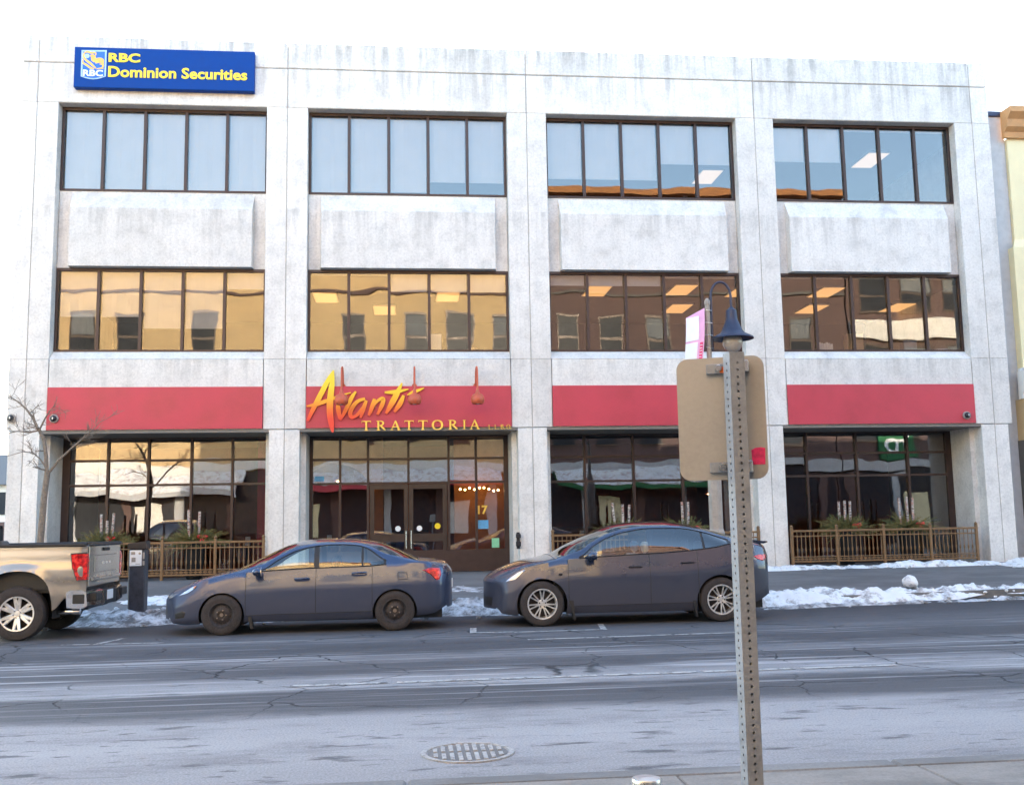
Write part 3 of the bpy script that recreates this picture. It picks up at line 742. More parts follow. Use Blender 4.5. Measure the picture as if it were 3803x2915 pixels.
storefront(0, [-8.27, -7.33, -6.355, -5.315, -4.316, -3.45], [2.73, 3.34], .55)
sf2 = storefront(1, [-2.36, -1.65, -.95, .07, 1.09, 1.795, 2.54], [2.70, 3.31], .95, skip=(3,))
storefront(2, [3.68, 4.62, 5.905, 7.2, 8.55], [2.68, 3.31], .55)
storefront(3, [9.62, 10.575, 11.955, 13.385, 14.50], [2.74, 3.34], .55)
# the pair of glazed entrance doors
def entrance_door(x0, x1, hinge_left):
    y = 1.36; b = MB(); z0, z1 = .465, 2.665
    b.box(x0, x0 + .11, y, y + .07, z0, z1); b.box(x1 - .11, x1, y, y + .07, z0, z1)
    b.box(x0 + .11, x1 - .11, y, y + .07, z1 - .12, z1); b.box(x0 + .11, x1 - .11, y, y + .07, z0, z0 + .22); b.box(x0 + .11, x1 - .11, y, y + .07, 1.22, 1.42)
    d = b.build('entrance_door', 'dark_frame', bld)
    for (a, c) in ((z0 + .22, 1.22), (1.42, z1 - .12)):
        p = MB(); p.box(x0 + .108, x1 - .108, y + .03, y + .04, a - .002, c + .002); p.build('pane', 'shop_glass', d)
    hx = x1 - .055 if hinge_left else x0 + .055
    h = MB(); h.tube([(hx, y - .05, 1.05), (hx, y - .05, 1.5)], .014, 8); h.box(hx - .01, hx + .01, y - .05, y + .002, 1.08, 1.11); h.box(hx - .01, hx + .01, y - .05, y + .002, 1.44, 1.47)
    h.build('handle', 'steel', d, 40)
    return d
entrance_door(-.905, .062, True); entrance_door(.078, 1.045, False)
# stickers and notices on the entrance glass
def sticker(name, x, z, w, h, mat, label, round_=False, y=1.385):
    b = MB()
    if round_: b.lathe([(w / 2, 0), (w / 2, .004)], (x, y, z), 'Y', 20)
    else: b.cbox(x - w / 2, x + w / 2, y, y + .004, z - h / 2, z + h / 2, .001)
    return tag(b.build(name, mat), label, 'sticker')
sticker('door_sticker', -.20, 1.55, .14, .14, 'white_card', 'round white sticker on the left entrance door', True, 1.372)
sticker('door_sticker', .34, 1.55, .14, .14, 'white_card', 'round white sticker on the right entrance door', True, 1.372)
sticker('door_sticker', .80, 1.60, .15, .15, 'sign_yellow', 'round yellow sticker on the right entrance door', True, 1.372)
sticker('notice_card', 2.06 - .10, 1.62, .27, .22, 'sticker_blue', 'light blue notice on the glass beside the entrance', False, 1.38)
sticker('notice_card', 2.05 + .22, .99 + .16, .19, .24, 'sticker_green', 'green edged notice low on the glass beside the entrance', False, 1.38)
sticker('notice_card', -2.17, 2.83, .24, .12, 'sticker_blue', 'small blue neon notice on the glass beside the entrance arch', False, 1.38)
n17 = fit_text('house_number', '17', 1.83, 2.08, 1.88, 2.10, 1.372, 'gold_letter', None, .01, .006); tag(n17, 'gold house number 17 on the entrance glass', 'number')
b = MB(); b.cbox(2.66, 2.74, -.06, -.002, 1.02, 1.42, .01); b.cbox(2.64, 2.76, -.11, -.06, 1.08, 1.2, .01); b.cbox(2.64, 2.76, -.11, -.06, 1.28, 1.38, .01)
tag(b.build('wall_lock_box', 'black_metal'), 'black lock box on the pier right of the entrance', 'lock box')

# things standing on the window ledges upstairs
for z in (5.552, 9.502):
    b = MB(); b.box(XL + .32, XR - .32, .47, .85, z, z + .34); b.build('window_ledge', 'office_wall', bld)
def ledge_item(name, lab, cat, b, mat, x, z=5.893, y=.66, sm=None):
    o = b.build(name, mat, None, sm); o.location = (x, y, z); tag(o, lab, cat)
b = MB()
for k in range(6): b.cbox(k * .065, k * .065 + .055, -.12, .12, 0, .29 - .02 * (k % 3), .006)
ledge_item('binder_row', 'white ring binders on the second floor ledge of the rightmost bay', 'binders', b, 'white_card', 10.75)
ledge_item('cardboard_box', 'tall cardboard box on the second floor ledge of the rightmost bay', 'box', MB().cbox(-.22, .22, -.12, .12, 0, .52, .006), 'tan_wall', 11.75)
ledge_item('paper_tray', 'grey document box on the second floor ledge near the right end', 'box', MB().cbox(-.18, .18, -.12, .12, 0, .34, .006), 'awning_grey', 13.25)
ledge_item('paper_tray', 'small white tray on the second floor ledge at the right end', 'tray', MB().cbox(-.15, .15, -.1, .1, 0, .13, .01), 'white_card', 14.15)
ledge_item('cardboard_box', 'pale box on the second floor ledge over the Avanti sign', 'box', MB().cbox(-.16, .16, -.1, .1, 0, .50, .006), 'white_card', .75)
ledge_item('desk_lamp_shade', 'small cream lamp shade on the second floor ledge over the script i', 'lamp', MB().lathe([(.09, 0), (.07, .16), (.065, .16), (.085, 0)], (0, 0, 0), 'Z', 16, cap=False), 'tan_wall', 1.75, sm=40)
ledge_item('trophy_cup', 'small silver trophy cup on the top floor ledge above the street lamp', 'trophy', MB().lathe([(.05, 0), (.05, .02), (.012, .05), (.012, .12), (.05, .16), (.085, .25), (.08, .25), (.045, .17)], (0, 0, 0), 'Z', 16), 'steel', 7.35, 9.843, sm=40)
ledge_item('paper_cup', 'white cup on the top floor ledge of the rightmost bay', 'cup', MB().lathe([(.045, 0), (.06, .16), (.055, .16), (.04, .01)], (0, 0, 0), 'Z', 14), 'white_card', 11.0, 9.843, sm=40)
ledge_item('paper_cup', 'second white cup further right on the top floor ledge', 'cup', MB().lathe([(.045, 0), (.06, .14), (.055, .14), (.04, .01)], (0, 0, 0), 'Z', 14), 'white_card', 13.2, 9.843, sm=40)

# restaurant interior
part = lambda nm, mt, *bx: (lambda b: b.build(nm, mt, bld))(MB().box(*bx))
part('inner_wall', 'shop_wall', XL + .31, XR - .31, 6.5, 6.7, .45, 4.02)
part('inner_wall', 'shop_orange', 1.35, 2.75, 4.0, 4.2, .455, 4.0)
part('inner_wall', 'shop_wall', -3.0, -2.9, 1.6, 6.45, .455, 4.0); part('inner_wall', 'shop_wall', 3.05, 3.15, 1.6, 6.45, .455, 4.0); part('inner_wall', 'shop_wall', 9.0, 9.1, 1.6, 6.45, .455, 4.0)
part('inner_column', 'red_board', -3.95, -3.6, 3.2, 3.55, .455, 4.0)
# terracotta arch in the lobby
b = MB(); pts = [(-2.85, .46), (-2.85, 4.0), (-.7, 4.0), (-.7, .46), (-.95, .46), (-.95, 2.2)] + [(-1.9 + .95 * math.cos(R(t)), 2.2 + 1.05 * math.sin(R(t))) for t in range(0, 181, 15)] + [(-2.85 + .002, 2.2)]
b.prism([(-2.85, 3.3), (-2.85, 4.0), (-.6, 4.0), (-.6, .46), (-.85, .46), (-.85, 2.3)] + [(-1.85 + 1.0 * math.cos(R(t)), 2.3 + .98 * math.sin(R(t))) for t in range(10, 171, 12)], 2.6, 2.8)
b.build('inner_arch', 'shop_orange', bld)
part('host_stand', 'shop_dark', -.4, .6, 3.0, 3.4, .455, 1.5)
part('back_bar', 'wood_table', 4.0, 8.2, 5.2, 5.7, .455, 1.5)
b = MB()
for k in range(9): b.sphere((1.5 + k * .13 + random.uniform(-.02, .02), 3.4, 2.58 + random.uniform(-.05, .05)), .026, 8, 6)
tag(b.build('string_lights', 'warm_bulb'), 'short string of warm bulbs inside by the entrance', 'lights')
def pendant(x, y, z, lab):
    t = thing('pendant_lamp', lab, 'lamp', 'pendant lamps inside the restaurant', (x, y, 0))
    b = MB(); b.tube([(0, 0, 3.98), (0, 0, z + .12)], .008, 6); b.build('cord', 'black_metal', t)
    b = MB(); b.lathe([(.03, .12), (.05, .10), (.13, .0), (.125, .0), (.04, .09)], (0, 0, z), 'Z', 18); b.build('shade', 'terracotta_lamp', t, 40)
    b = MB(); b.sphere((0, 0, z + .02), .045, 10, 8); b.build('bulb', 'warm_bulb', t, 60)
pendant(8.35, 2.9, 2.35, 'glowing pendant lamp inside the glass right of the street lamp pole')
pendant(10.2, 3.2, 2.5, 'glowing pendant lamp inside the left end of the last window bay')
pendant(-1.9, 4.5, 2.9, 'glowing pendant lamp beyond the lobby arch')
def table(x, y, lab):
    t = thing('restaurant_table', lab, 'table', 'tables behind the restaurant windows', (x, y, .456))
    b = MB(); b.cbox(-.45, .45, -.35, .35, .70, .74, .01); b.build('table_top', 'wood_table', t)
    b = MB(); b.tube([(0, 0, .03), (0, 0, .70)], .04, 10); b.lathe([(.25, 0), (.24, .03), (.05, .05)], (0, 0, 0), 'Z', 18); b.build('pedestal', 'black_metal', t, 40)
    c = MB(); c.add([(-.06, -.05, .742), (.06, -.05, .742), (.06, .04, .742), (-.06, .04, .742), (-.06, -.01, .96), (.06, -.01, .96), (.06, .0, .96), (-.06, .0, .96)],
                    [(0, 3, 2, 1), (4, 5, 6, 7), (0, 1, 5, 4), (1, 2, 6, 5), (2, 3, 7, 6), (3, 0, 4, 7)])
    o = c.build('menu_card', 'white_card'); o.location = (x, y, .456)
    tag(o, 'white folded menu card on the table ' + lab.split('table ', 1)[1], 'menu card', 'menu cards standing in the restaurant windows')
TB = [(-7.75, 'behind the far left restaurant window pane'), (-5.85, 'between the two evergreen planters behind the leftmost window'), (-4.0, 'right of the evergreen planters behind the leftmost window'),
      (-1.95, 'left of the entrance doors behind the glass'), (4.6, 'behind the window above the hatchback bonnet'), (13.35, 'behind the rightmost window near its end')]
for x, lb in TB: table(x, 1.95, 'dark wooden table ' + lb)
# ================================================================== signs on the facade
sg = thing('wall_sign', 'long blue bank sign with yellow lettering and lion shield on the parapet', 'sign')
b = MB(); b.cbox(-8.0, -3.69, -.20, -.016, 12.335, 13.365, .012); b.build('sign_box', 'sign_blue', sg)
fit_text('lettering', 'RBC', -7.19, -6.44, 12.99, 13.225, -.205, 'sign_yellow', sg, .013, .008)
fit_text('lettering', 'Dominion Securities', -7.19, -3.86, 12.605, 12.89, -.205, 'sign_yellow', sg, .012, .008)
SX = lambda px: -8.0 + (px - 30) / 1568 * .905 * (1568 / 1568) * 1.0    # shield traced in its own small frame
def S(px, py): return (-8.0 + (px - 30) * .000577 * 1.0, 13.365 - (py - 110) * .000577 + (px - 30) * .000016)
sh = MB(); pts = [S(320, 275), S(1350, 275), S(1350, 1440)] + [S(1350 - 1030 * t, 1440 + 130 * math.sin(math.pi * t)) for t in (.2, .35, .5, .65, .8)] + [S(320, 1440)]
sh.prism(pts, -.212, -.199); shield = sh.build('shield', 'shield_edge', sg)
sh = MB(); pts = [S(390, 345), S(1280, 345), S(1280, 1420)] + [S(1280 - 890 * t, 1420 + 100 * math.sin(math.pi * t)) for t in (.2, .35, .5, .65, .8)] + [S(390, 1420)]
sh.prism(pts, -.217, -.2115); sh.build('shield_field', 'shield_blue', shield)
def sstroke(b, pts, y0): b.stroke([S(x, y) + (w * .000577,) for x, y, w in pts], y0, -.2165)
lion = MB()
for k, pts in enumerate([
    [(440, 400, 40), (560, 350, 90), (720, 400, 90), (900, 400, 60), (900, 520, 40)],
    [(440, 400, 60), (420, 560, 80), (520, 720, 90), (700, 870, 100), (930, 1090, 60)],
    [(400, 680, 40), (400, 840, 70), (560, 950, 90), (700, 1060, 90), (860, 1120, 40)],
    [(690, 520, 60), (790, 560, 190), (820, 680, 200), (760, 760, 100)],
    [(820, 800, 80), (1000, 680, 110), (1180, 690, 90), (1240, 800, 60)],
    [(900, 840, 90), (1060, 790, 120), (1200, 830, 110), (1220, 980, 60)],
    [(1080, 900, 40), (1220, 930, 70), (1190, 1060, 60), (960, 1120, 40)],
    [(960, 1120, 40), (1120, 1090, 45), (1250, 1115, 30)]]):
    sstroke(lion, pts, -.2195 - k * .0006)
lion.build('lion_emblem', 'lion_gold', shield)
gl = MB(); gx, gz = S(560, 540); gl.lathe([(.058, 0), (.058, .004)], (gx, -.2205, gz), 'Y', 20); gl.build('globe', 'shield_edge', shield)
x0, z0 = S(410, 1430); x1, z1 = S(1230, 1165)
fit_text('lettering', 'RBC', x0, x1, z0, z1, -.220, 'white_card', shield, .008, .004)

# Avanti Trattoria lettering: brush strokes traced in their own frame (2.579 px per photo px) and scaled to metres
def A(px, py): return (-2.620 + px * .0025425, 5.556 - py * .0025130 + px * .0000094)
av = thing('restaurant_sign', 'flame coloured Avanti script with gold TRATTORIA letters on the red fascia', 'sign')
AV = {'a_capital': [[(352, 75, 14), (300, 170, 40), (230, 310, 48), (165, 440, 42), (112, 558, 24)], [(350, 72, 14), (338, 200, 46), (322, 350, 58), (320, 480, 60), (334, 600, 46), (347, 672, 16)], [(103, 418, 16), (200, 398, 36), (330, 352, 30), (440, 312, 18), (516, 290, 8)]],
      'v': [[(392, 400, 22), (398, 450, 44), (415, 552, 24)], [(562, 280, 18), (522, 340, 36), (472, 448, 38), (416, 555, 20)]],
      'a': [[(650, 350, 24), (575, 378, 34), (515, 460, 42), (520, 525, 34), (572, 508, 30), (632, 430, 26)], [(662, 368, 26), (632, 450, 40), (606, 536, 22)]],
      'n': [[(738, 352, 26), (716, 430, 42), (684, 512, 24)], [(712, 440, 22), (772, 368, 28), (822, 352, 34), (806, 420, 40), (764, 506, 22)]],
      't': [[(1000, 200, 14), (952, 300, 50), (900, 400, 52), (846, 496, 24)], [(834, 290, 16), (930, 287, 38), (1060, 262, 10)]],
      'i': [[(1016, 320, 24), (980, 400, 46), (926, 480, 24)], [(1048, 316, 10), (1112, 290, 34), (1210, 250, 8)]]}
for nm, strokes in AV.items():
    b = MB()
    for k, st in enumerate(strokes): b.stroke([A(x, y) + (w * .00262,) for x, y, w in st], -.095 - k * .0025, -.055)
    b.build('script_letter', 'script_gradient', av)
b = MB()
for (px, py) in ((330, 420), (440, 470), (600, 450), (750, 430), (920, 380), (970, 420)):
    x, z = A(px, py); b.box(x - .006, x + .006, -.056, -.034, z - .006, z + .006)
b.build('mounting_pins', 'steel', av)
SER = {  # serif capitals in a unit box: strokes (x, z, width)
    'T': [[(.02, .95, .09), (.98, .95, .09)], [(.5, .95, .2), (.5, .02, .2)], [(.3, .03, .06), (.7, .03, .06)], [(.05, .96, .05), (.03, .78, .03)], [(.95, .96, .05), (.97, .78, .03)]],
    'I': [[(.5, .98, .34), (.5, .02, .34)], [(.15, .97, .06), (.85, .97, .06)], [(.15, .03, .06), (.85, .03, .06)]],
    'R': [[(.25, .98, .2), (.25, .02, .2)], [(.05, .97, .06), (.5, .97, .06)], [(.05, .03, .06), (.45, .03, .06)], [(.25, .96, .07), (.6, .94, .12), (.76, .76, .2), (.6, .55, .12), (.25, .52, .07)], [(.45, .54, .14), (.7, .28, .2), (.98, .02, .1)]],
    'A': [[(.5, .99, .07), (.3, .5, .09), (.12, .02, .08)], [(.48, .99, .14), (.67, .5, .19), (.85, .02, .19)], [(.25, .34, .07), (.72, .34, .07)], [(.0, .03, .06), (.28, .03, .06)], [(.68, .03, .06), (1.0, .03, .06)]],
    'O': [[(.5, .97, .08), (.2, .85, .15), (.08, .5, .22), (.2, .15, .15), (.5, .03, .08), (.8, .15, .15), (.92, .5, .22), (.8, .85, .15), (.5, .97, .08)]],
    'L': [[(.25, .98, .2), (.25, .02, .2)], [(.1, .04, .08), (.9, .04, .08)], [(.9, .02, .06), (.92, .25, .03)]],
    'B': [[(.25, .98, .2), (.25, .02, .2)], [(.2, .96, .07), (.6, .93, .12), (.7, .75, .17), (.55, .54, .1), (.25, .52, .07)], [(.25, .5, .07), (.68, .45, .12), (.8, .27, .18), (.6, .06, .1), (.2, .04, .07)]],
    '.': [[(.3, .02, .3), (.3, .2, .3)]]}
def serif(ch, x0, x1, z0, z1, y0, parent):
    b = MB(); w, h = x1 - x0, z1 - z0
    for k, st in enumerate(SER[ch]): b.stroke([(x0 + a * w, z0 + c * h, d * w * .95) for a, c, d in st], y0 - k * .0014, -.040, sub=4)
    return b.build('serif_letter', 'gold_letter', parent)
for ch, x, w in (('T', 660, 92), ('R', 797, 92), ('A', 936, 98), ('T', 1065, 92), ('T', 1197, 92), ('O', 1335, 106), ('R', 1481, 92), ('I', 1592, 44), ('A', 1692, 98)):
    (a, zt), (c, zb) = A(x - w / 2, 563), A(x + w / 2, 657); serif(ch, a, c, zb, zt, -.062, av)
xx = 1822
for ch in 'L.L.B.O.':
    w = 34 if ch != '.' else 16
    (a, zt), (c, zb) = A(xx, 616), A(xx + w, 655); serif(ch, a - .004, c + .004, zb - .01, zt + .01, -.058, av); xx += w + (3 if ch != '.' else 6)

# gooseneck lamps over the fascia
def gooseneck(x, lab):
    t = thing('gooseneck_lamp', lab, 'lamp', 'terracotta gooseneck lamps over the red fascia', (x, 0, 0))
    b = MB(); path = [(0, -.04, 4.99), (0, -.10, 5.15)] + [(0, -.10 - .26 * (1 - math.cos(R(a))), 5.15 + .26 * math.sin(R(a))) for a in range(20, 181, 20)] + [(0, -.63, 4.95), (0, -.64, 4.76)]
    path = [(0, -.005, 5.0), (0, -.05, 5.03)] + path[1:]
    b.tube(path, .024, 8); b.build('arm', 'terracotta_lamp', t, 50)
    b = MB(); b.lathe([(.06, 0), (.06, .02)], (0, -.02, 5.0), 'Y', 16); b.build('wall_plate', 'terracotta_lamp', t, 40)
    b = MB(); b.lathe([(.03, .24), (.045, .17), (.06, .135), (.12, .10), (.155, .04), (.165, -.03), (.15, -.09), (.12, -.125), (.11, -.12), (.14, -.03), (.04, .10)], (0, -.64, 4.60), 'Z', 24); b.build('shade', 'terracotta_lamp', t, 40)
    b = MB(); b.sphere((0, -.64, 4.53), .07, 12, 8); b.build('bulb', 'globe_glass', t, 60)
for x, lb in ((-1.50, 'terracotta gooseneck lamp hanging in front of the script A and v'), (.22, 'terracotta gooseneck lamp at the dot of the script i'), (1.72, 'terracotta gooseneck lamp over the empty right part of the fascia')):
    gooseneck(x, lb)
def dome_camera(x, y, z, lab):
    t = thing('dome_camera', lab, 'camera', 'dome cameras on the facade', (x, y, z))
    b = MB(); b.lathe([(.10, 0), (.10, -.05), (.09, -.06)], (0, 0, 0), 'Y', 20); b.build('base', 'pole_grey', t, 40)
    b = MB(); b.sphere((0, -.06, 0), .075, 14, 10); b.build('dome', 'black_metal', t, 60)
    b = MB(); b.cbox(-.012, .012, -.145, -.125, -.03, .03, .004); b.build('lens', 'lens_clear', t)
dome_camera(-9.17, -.003, 4.27, 'grey dome camera on the left corner pier behind the bare tree')
dome_camera(-8.20, -.036, 4.25, 'grey dome camera at the left end of the first red fascia')
dome_camera(14.33, -.036, 4.18, 'grey dome camera at the right end of the last red fascia')

# ================================================================== patio fences
BALUSTER = None; RAILB = {}
def fence(xa, xb, posts, lab):
    global BALUSTER
    y, z0, zt = -.06, .45, 1.345
    t = thing('patio_fence', lab, 'fence', 'brown metal fences along the restaurant front')
    for nm, a, c, hh in (('rail', zt - .05, zt, .028), ('rail', zt - .17, zt - .14, .018), ('rail', z0 + .10, z0 + .14, .022), ('rail', z0 + .22, z0 + .245, .015)):
        b = MB(); b.cbox(xa, xb, y - hh, y + hh, a, c, .006); b.build(nm, 'fence_brown', t)
    if BALUSTER is None:
        b = MB(); b.tube([(0, 0, z0 + .14), (0, 0, .80), (0, 0, .84), (0, 0, .88), (0, 0, .92), (0, 0, zt - .05)], [.011, .011, .022, .022, .011, .011], 6)
        BALUSTER = b.mesh('baluster', 'fence_brown', 40)
    for x in posts:
        b = MB(); b.cbox(x - .032, x + .032, y - .034, y + .034, z0 - .02, zt + .06, .006); b.lathe([(.03, 0), (.045, .02), (.03, .05), (0, .07)], (x, y, zt + .06), 'Z', 12)
        b.build('post', 'fence_brown', t, 40)
    n = int((xb - xa) / .108)
    for k in range(n):
        x = xa + (k + .5) * (xb - xa) / n
        if min(abs(x - p) for p in posts) < .06: continue
        o = link('baluster', BALUSTER, t); o.location = (x, y, 0)
    b = MB()
    for k in range(n * 2):                           # little scrolls along the lower band
        x = xa + (k + .5) * (xb - xa) / n / 2
        b.lathe([(.018, -.008), (.024, 0), (.018, .008)], (x, y, z0 + .18), 'Y', 6)
    b.build('scroll_band', 'fence_brown', t)
fence(-8.45, -3.30, [-8.40, -6.90, -5.66, -4.45, -3.34], 'brown metal fence with evergreen planters below the leftmost window')
fence(3.50, 8.72, [3.54, 4.70, 5.95, 7.2, 8.68], 'brown metal fence behind the dark hatchback')
fence(9.50, 14.40, [9.53, 10.69, 11.91, 13.14, 14.36], 'brown metal fence below the rightmost window')

# evergreen planters with birch logs
def planter(x, y, logs, seed, lab):
    rr = random.Random(seed)
    t = thing('planter', lab, 'planter', 'winter planters behind the patio fence', (x, y, .452))
    b = MB(); b.lathe([(.16, 0), (.19, .05), (.25, .80), (.27, .84), (.24, .84), (.22, .76)], (0, 0, 0), 'Z', 20); b.build('pot', 'plastic_black', t, 40)
    f = MB(); f2 = MB(); big = rr.uniform(.85, 1.15)
    for k in range(rr.randint(150, 200)):
        a = rr.uniform(0, 6.283); el = rr.uniform(-.45, 1.25); L = big * rr.uniform(.22, .52) * (1.25 if k % 9 == 0 else 1)
        d = Vector((math.cos(a) * math.cos(el) * 1.3, math.sin(a) * math.cos(el) * .6, math.sin(el) * .85)); p = Vector((d.x * .16, d.y * .16, .90 + rr.uniform(-.06, .06)))
        tgt = f if rr.random() < .55 else f2
        droop = rr.uniform(-.1, .30); sway = Vector((rr.uniform(-.12, .12), rr.uniform(-.1, .1), 0))
        at_ = lambda u: p + d * (L * u) + sway * (u * u) - Vector((0, 0, droop * u * u * L))
        tgt.tube([at_(q) for q in (0, .5, 1)], [.006, .005, .002], 4)
        for q in range(16):
            u = .15 + .85 * (q + rr.random()) / 16.5; base = at_(u); ln = rr.uniform(.03, .075) * (1.15 - .6 * u)
            for _ in range(3):
                side = Vector((rr.gauss(0, 1), rr.gauss(0, 1), rr.gauss(0, 1)))
                side = (side - d * side.dot(d) / d.length_squared).normalized()
                tip = base + side * ln + d.normalized() * ln * .9; w = d.normalized() * .007
                tgt.add([base - w, base + w, tip, base + side.cross(d).normalized() * .006], [(0, 1, 2), (0, 2, 3), (1, 3, 2)])
    tag(f.build('foliage', 'evergreen', t), kind='stuff'); tag(f2.build('foliage', 'evergreen_dark', t), kind='stuff')
    for (dx, h, tilt) in logs:
        b = MB(); b.tube([(dx, .02, .66), (dx + tilt * .5, .02, .66 + h * .5), (dx + tilt, .02, .66 + h)], [.034, .032, .031], 10); b.build('birch_log', 'birch_bark', t, 50)
    b = MB()
    bx = logs[-1][0] + .12
    for s in (-1, 1):
        b.sphere((bx + s * .06, -.13, 1.0), .065, 8, 6, (1.1, .5, .7))
    b.sphere((bx, -.15, 1.0), .03, 8, 6); b.tube([(bx, -.15, .98), (bx - .06, -.18, .86)], [.012, .022], 5); b.tube([(bx, -.15, .98), (bx + .05, -.18, .84)], [.012, .022], 5)
    b.build('bow', 'red_ribbon', t, 60)
planter(-7.05, .33, [(-.10, .90, -.02), (.12, .92, .05), (.02, .75, 0)], 1, 'evergreen planter with birch logs just above the pickup tailgate')
planter(-5.0, .33, [(-.13, .98, -.03), (.08, .93, .02)], 2, 'evergreen planter with two birch logs and a red bow behind the left fence')
planter(5.35, .33, [(-.15, .98, -.09), (.02, .95, .0), (.15, .93, .04)], 3, 'evergreen planter with birch logs above the hatchback windscreen')
planter(6.95, .33, [(-.05, .98, -.02), (.08, .98, .01)], 4, 'evergreen planter with birch logs above the hatchback roof')
planter(11.1, .33, [(-.14, .93, 0), (0, .95, .02), (.13, .93, .03)], 5, 'evergreen planter with three birch logs left of the middle in the last bay')
planter(12.75, .33, [(-.17, 1.0, -.02), (.03, 1.02, -.01), (.16, 1.0, .02)], 6, 'bushy evergreen planter with birch logs right of the middle in the last bay')

# ================================================================== bare street tree
def tree():
    rr = random.Random(11)
    t = thing('street_tree', 'thin bare tree on the pavement at the left end of the building', 'tree', None, (-7.42, -3.0, .28))
    tr = MB(); br = MB()
    L = lambda x, z: Vector((x + 7.42, 0, z - .28))
    trunk = [(L(-7.42, .2), .085), (L(-7.42, 1.4), .07), (L(-7.38, 2.3), .062), (L(-7.33, 2.85), .058)]
    tr.tube([p for p, _ in trunk], [r for _, r in trunk], 10)
    tr.build('trunk', 'bark', t, 60)
    def limb(p, d, ln, r, depth):
        k = 5; pts = [p]; rs = [r]; q = p.copy(); dd = d.normalized()
        for i in range(k):
            dd = (dd + Vector((rr.uniform(-.22, .22), rr.uniform(-.22, .22), rr.uniform(-.10, .18)))).normalized()
            q = q + dd * ln / k; pts.append(q.copy()); rs.append(max(.0035, r * (1 - .62 * (i + 1) / k)))
            if depth > 0 and i >= 1:
                for _ in range(2 if depth > 1 else rr.choice((1, 2))):
                    nd = (dd * .7 + Vector((rr.uniform(-1, .8), rr.uniform(-.8, .8), rr.uniform(-.35, .8)))).normalized()
                    limb(q.copy(), nd, ln * rr.uniform(.40, .62), max(.0035, rs[-1] * .62), depth - 1)
        br.tube(pts, rs, 6 if r > .02 else 4)
    def guided(pts, r0, r1, twigs, ln, bias):
        P = [L(x, z) + Vector((0, rr.uniform(-.06, .06), 0)) for x, z in pts]; k = len(P)
        br.tube(P, [r0 + (r1 - r0) * i / (k - 1) for i in range(k)], 8)
        for _ in range(twigs):
            i = rr.randrange(1, k); u = rr.random(); q = P[i - 1].lerp(P[i], u)
            d = Vector((bias + rr.uniform(-.8, .8), rr.uniform(-.7, .7), rr.uniform(-.25, .9)))
            limb(q, d, ln * rr.uniform(.6, 1.15), (r0 + (r1 - r0) * (i - 1 + u) / (k - 1)) * .45, 1)
    fork = L(-7.34, 2.80)
    guided([(-7.34, 2.78), (-7.37, 3.15), (-7.44, 3.5), (-7.54, 3.75)], .046, .034, 3, .30, -.3)
    guided([(-7.54, 3.74), (-7.66, 3.97), (-7.80, 4.15), (-7.98, 4.30), (-8.15, 4.42)], .032, .010, 11, .36, -.35)
    guided([(-7.53, 3.74), (-7.44, 3.95), (-7.33, 4.12), (-7.18, 4.26)], .022, .006, 7, .30, .35)
    guided([(-7.55, 3.70), (-7.75, 3.66), (-7.95, 3.69), (-8.2, 3.64)], .018, .006, 7, .30, -.4)
    guided([(-7.36, 2.95), (-7.48, 3.12), (-7.62, 3.24), (-7.85, 3.27), (-8.18, 3.17)], .018, .005, 8, .28, -.2)
    guided([(-7.32, 2.82), (-7.12, 3.08), (-6.86, 3.35), (-6.60, 3.56)], .030, .014, 4, .40, .5)
    guided([(-6.92, 3.28), (-6.70, 3.50), (-6.35, 3.66), (-6.0, 3.70)], .014, .004, 7, .34, .5)
    guided([(-6.60, 3.56), (-6.35, 3.85), (-6.1, 4.0)], .012, .004, 5, .30, .3)
    tag(br.build('crown', 'bark', t, 60), kind='stuff')
tree()

# ================================================================== street lamp with banner
def street_lamp():
    t = thing('street_lamp', 'street lamp with bell shade and curled arm rising behind the sign plate', 'street lamp', None, (5.975, -5.5, .14))
    b = MB(); b.lathe([(.26, 0), (.26, .12), (.20, .2), (.165, .9), (.165, 1.25), (.135, 1.32), (.135, 2.9), (.11, 2.98), (.075, 3.1)], (0, 0, 0), 'Z', 8); b.build('base', 'pole_grey', t, 20)
    b = MB(); b.lathe([(.055, 2.95), (.05, 5.72), (.06, 5.73), (.06, 5.80), (.02, 5.86)], (0, 0, 0), 'Z', 12); b.build('pole', 'pole_grey', t, 40)
    b = MB(); path = [(.075, 0, 4.8), (.075, 0, 5.72)] + [(.075 + .205 - .205 * math.cos(R(a)), 0, 5.88 + .31 * math.sin(R(a))) for a in range(0, 181, 15)] + [(.485, 0, 5.75), (.485, 0, 5.62)]
    b.tube(path, .024, 10); b.build('arm', 'lamp_metal', t, 50)
    for z in (4.85, 5.1, 5.35, 5.6):
        b = MB(); b.tube([(-.06, -.02, z + .02), (.02, -.07, z), (.075, -.03, z)], .012, 6); b.build('bracket', 'steel', t, 50)
    b = MB(); b.lathe([(.04, .58), (.06, .55), (.10, .52), (.115, .42), (.115, .34), (.15, .24), (.20, .12), (.24, .06), (.41, -.03), (.42, -.06), (.40, -.055), (.22, .03), (.13, .2)], (.36 + .125, 0, 5.10), 'Z', 28); sh = b.build('shade', 'lamp_metal', t, 35)
    b = MB(); b.lathe([(.085, .72), (.04, .60), (.03, .52)], (.485, 0, 5.03), 'Z', 12); 
    b = MB(); b.sphere((.485, 0, 4.975), .20, 18, 12, (1, 1, 1.05)); b.build('globe', 'globe_glass', sh, 60)
    b = MB(); b.sphere((.485, 0, 5.02), .06, 10, 8); b.build('lamp', 'white_paint', sh, 60)
street_lamp()
